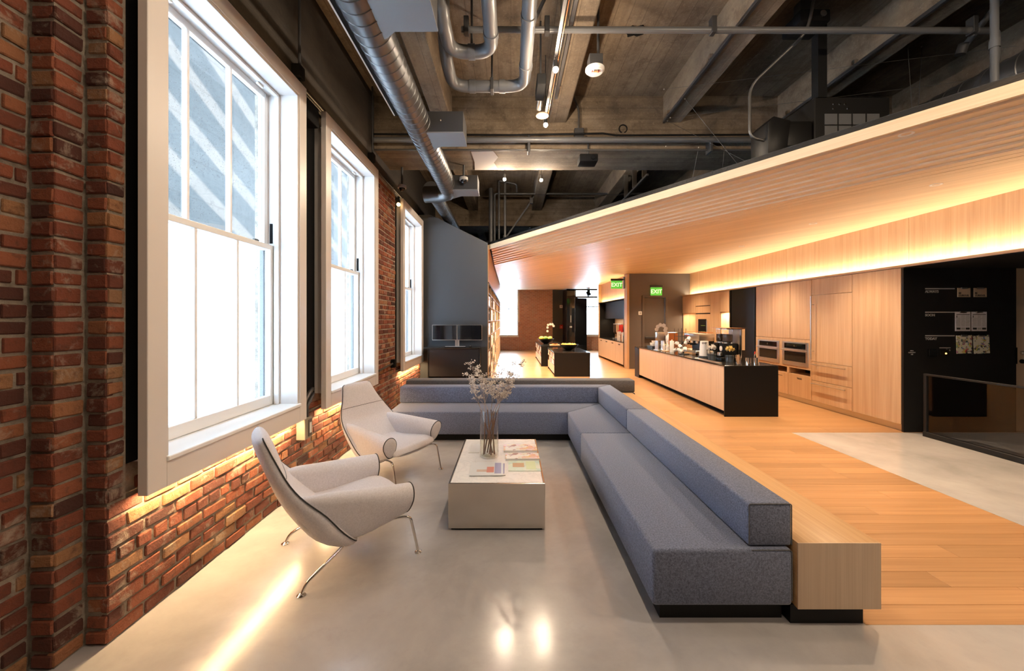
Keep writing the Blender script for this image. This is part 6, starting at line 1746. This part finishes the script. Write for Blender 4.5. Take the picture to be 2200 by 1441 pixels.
put('conduit', B().tube(rounded([(3.2, YP - 0.3, 5.1), (3.15, YP - 0.25, 4.7), (2.72, YP + 0.05, 4.3), (2.72, YP + 0.05, 3.72), (2.9, YP + 0.05, 3.68)], 0.12), 0.016, 8), MT['conduit'], t, 60)
t = thing('top_projector', 'black fixture clipped under the slab at the top edge', 'fixture', (3.3, 4.3, 4.95))
put('case', B().box(3.08, 3.4, 4.2, 4.5, 4.82, 4.95, 0.015, 2), MT['blackmatt'], t); put('lens', B().cyl((3.3, 4.2, 4.88), (3.3, 4.17, 4.88), 0.035, seg=14), MT['chrome'], t); put('bracket', B().box(3.15, 3.3, 4.3, 4.4, 4.95, 5.12), MT['pipe_dark'], t)
# big duct over the kitchen
t = thing('kitchen_duct', 'large shiny duct above the timber ceiling at the right edge', 'duct', (5.2, 5, 4.25))
prof = []; y = 1.5
while y < 9.0:
    prof += [(0.2, y), (0.2, y + 0.14), (0.206, y + 0.145), (0.206, y + 0.155)]; y += 0.16
put('body', B().lathe(prof, (4.95, 0, 4.02), 26, axis='y'), MT['galv'], t, 30); put('strap', B().lathe([(0.21, 4.0), (0.21, 4.05)], (4.95, 0, 4.02), 26, axis='y'), MT['pipe_dark'], t)
t = thing('vertical_pipe', 'grey vertical pipe rising above the fascia at the right', 'pipe', (4.55, 3.7, 3.4))
put('pipe', B().cyl((4.55, 3.72, 3.40), (4.55, 3.72, 5.12), 0.03, seg=14), MT['pipe'], t); put('coupling', B().cyl((4.55, 3.72, 4.2), (4.55, 3.72, 4.28), 0.038, seg=14), MT['pipe'], t)
t = thing('brace_pipe', 'dark slanting brace pipe near the top right corner', 'pipe', (5.0, 4.2, 4.7))
put('pipe', B().cyl((4.85, 4.25, 4.55), (5.1, 3.95, 5.1), 0.03, seg=12), MT['pipe'], t); put('joint', B().cyl((4.84, 4.26, 4.5), (4.86, 4.24, 4.6), 0.045, seg=12), MT['pipe_dark'], t)
# risers behind the fascia's far corner
def riser(pts, r, lab, m='pipe_dark'):
    t = thing('riser_pipe', lab, 'pipe', pts[0], group='riser pipes beside the timber ceiling corner')
    put('pipe', B().tube(rounded(pts, 0.06), r, 12), MT[m], t, 60); put('flange', B().cyl(Vector(pts[0]), Vector(pts[0]) + Vector((0, 0, 0.05)), r + 0.02, seg=14), MT[m], t)
riser([(-0.48, 9.7, 3.42), (-0.48, 9.7, 4.86)], 0.055, 'thick black riser pipe with a flanged top by the grey wall')
riser([(-0.39, 9.7, 3.42), (-0.39, 9.7, 4.73), (6.0, 9.7, 4.73)], 0.025, 'dark pipe turning along the back bay from its riser')
riser([(-0.28, 9.6, 3.42), (-0.28, 9.6, 5.02), (0.15, 9.6, 4.93), (0.15, 9.6, 4.73)], 0.026, 'black riser pipe with a hooked top')
riser([(-0.14, 9.9, 3.7), (-0.14, 9.9, 5.1)], 0.03, 'pale grey riser pipe behind the black ones', 'pipe')
riser([(-0.5, 9.9, 3.55), (0.25, 9.9, 3.55), (0.28, 9.9, 3.44)], 0.09, 'fat silver elbow pipe lying behind the fascia corner', 'galv')
t = thing('diagonal_brace', 'slanting steel brace behind the riser pipes', 'brace', (-0.1, 9.9, 3.75)); put('bar', B().cyl((-0.09, 9.96, 3.75), (0.52, 9.97, 4.62), 0.02, seg=8), MT['pipe'], t); put('bracket', B().box(0.48, 0.56, 9.9, 10.0, 4.56, 4.7), MT['pipe_dark'], t)
# outlet box and conduit on the wall under the window
t = thing('outlet_box', 'beige outlet box with a bent conduit on the brick wall', 'outlet', (-2.0, 3.78, 0.6))
put('box', B().box(-2.04, -1.955, 3.76, 3.90, 0.50, 0.70, 0.004), new_mat('beige_box', (0.24, 0.21, 0.16), 0.5), t); put('plate', B().box(-1.957, -1.95, 3.82, 3.89, 0.52, 0.68, 0.002), MT['conduit'], t); put('socket', B().box(-1.951, -1.946, 3.84, 3.87, 0.55, 0.65), MT['white_bright'], t)
put('conduit', B().tube(rounded([(-1.99, 3.80, 0.70), (-1.99, 3.80, 0.84), (-2.02, 3.98, 0.92), (-2.05, 4.1, 0.93)], 0.1, 6), 0.02, 10), MT['conduit'], t, 60); put('conduit', B().tube(rounded([(-1.99, 3.86, 0.70), (-1.99, 3.86, 0.80), (-2.02, 4.03, 0.87), (-2.05, 4.1, 0.88)], 0.1, 6), 0.02, 10), MT['pipe_dark'], t, 60)
t = thing('pier_conduit', 'thin conduit stub with box on the brick pier behind the armchairs', 'conduit', (-2.0, 6.6, 0.9))
put('tube', B().tube([(-2.0, 6.0, 0.87), (-2.0, 6.7, 0.90)], 0.016, 8), MT['conduit'], t); put('box', B().box(-2.03, -1.96, 6.7, 6.8, 0.83, 0.97, 0.004), MT['blackmatt'], t)
t = thing('pier_sconce', 'small warm lamp between the brick pier and the last window', 'lamp', (-2.02, 7.05, 3.75))
q = B(); q.ball((-2.0, 7.06, 3.70), 0.035, 2); put('bulb', q, emit_mat('warm_bulb', (1.0, 0.6, 0.25), 6.0), t, 180); put('holder', B().cyl((-2.0, 7.06, 3.73), (-2.0, 7.06, 3.84), 0.022, seg=12), MT['pipe_dark'], t)

for o in list(bpy.data.objects):
    if '_local' in o: del o['_local']
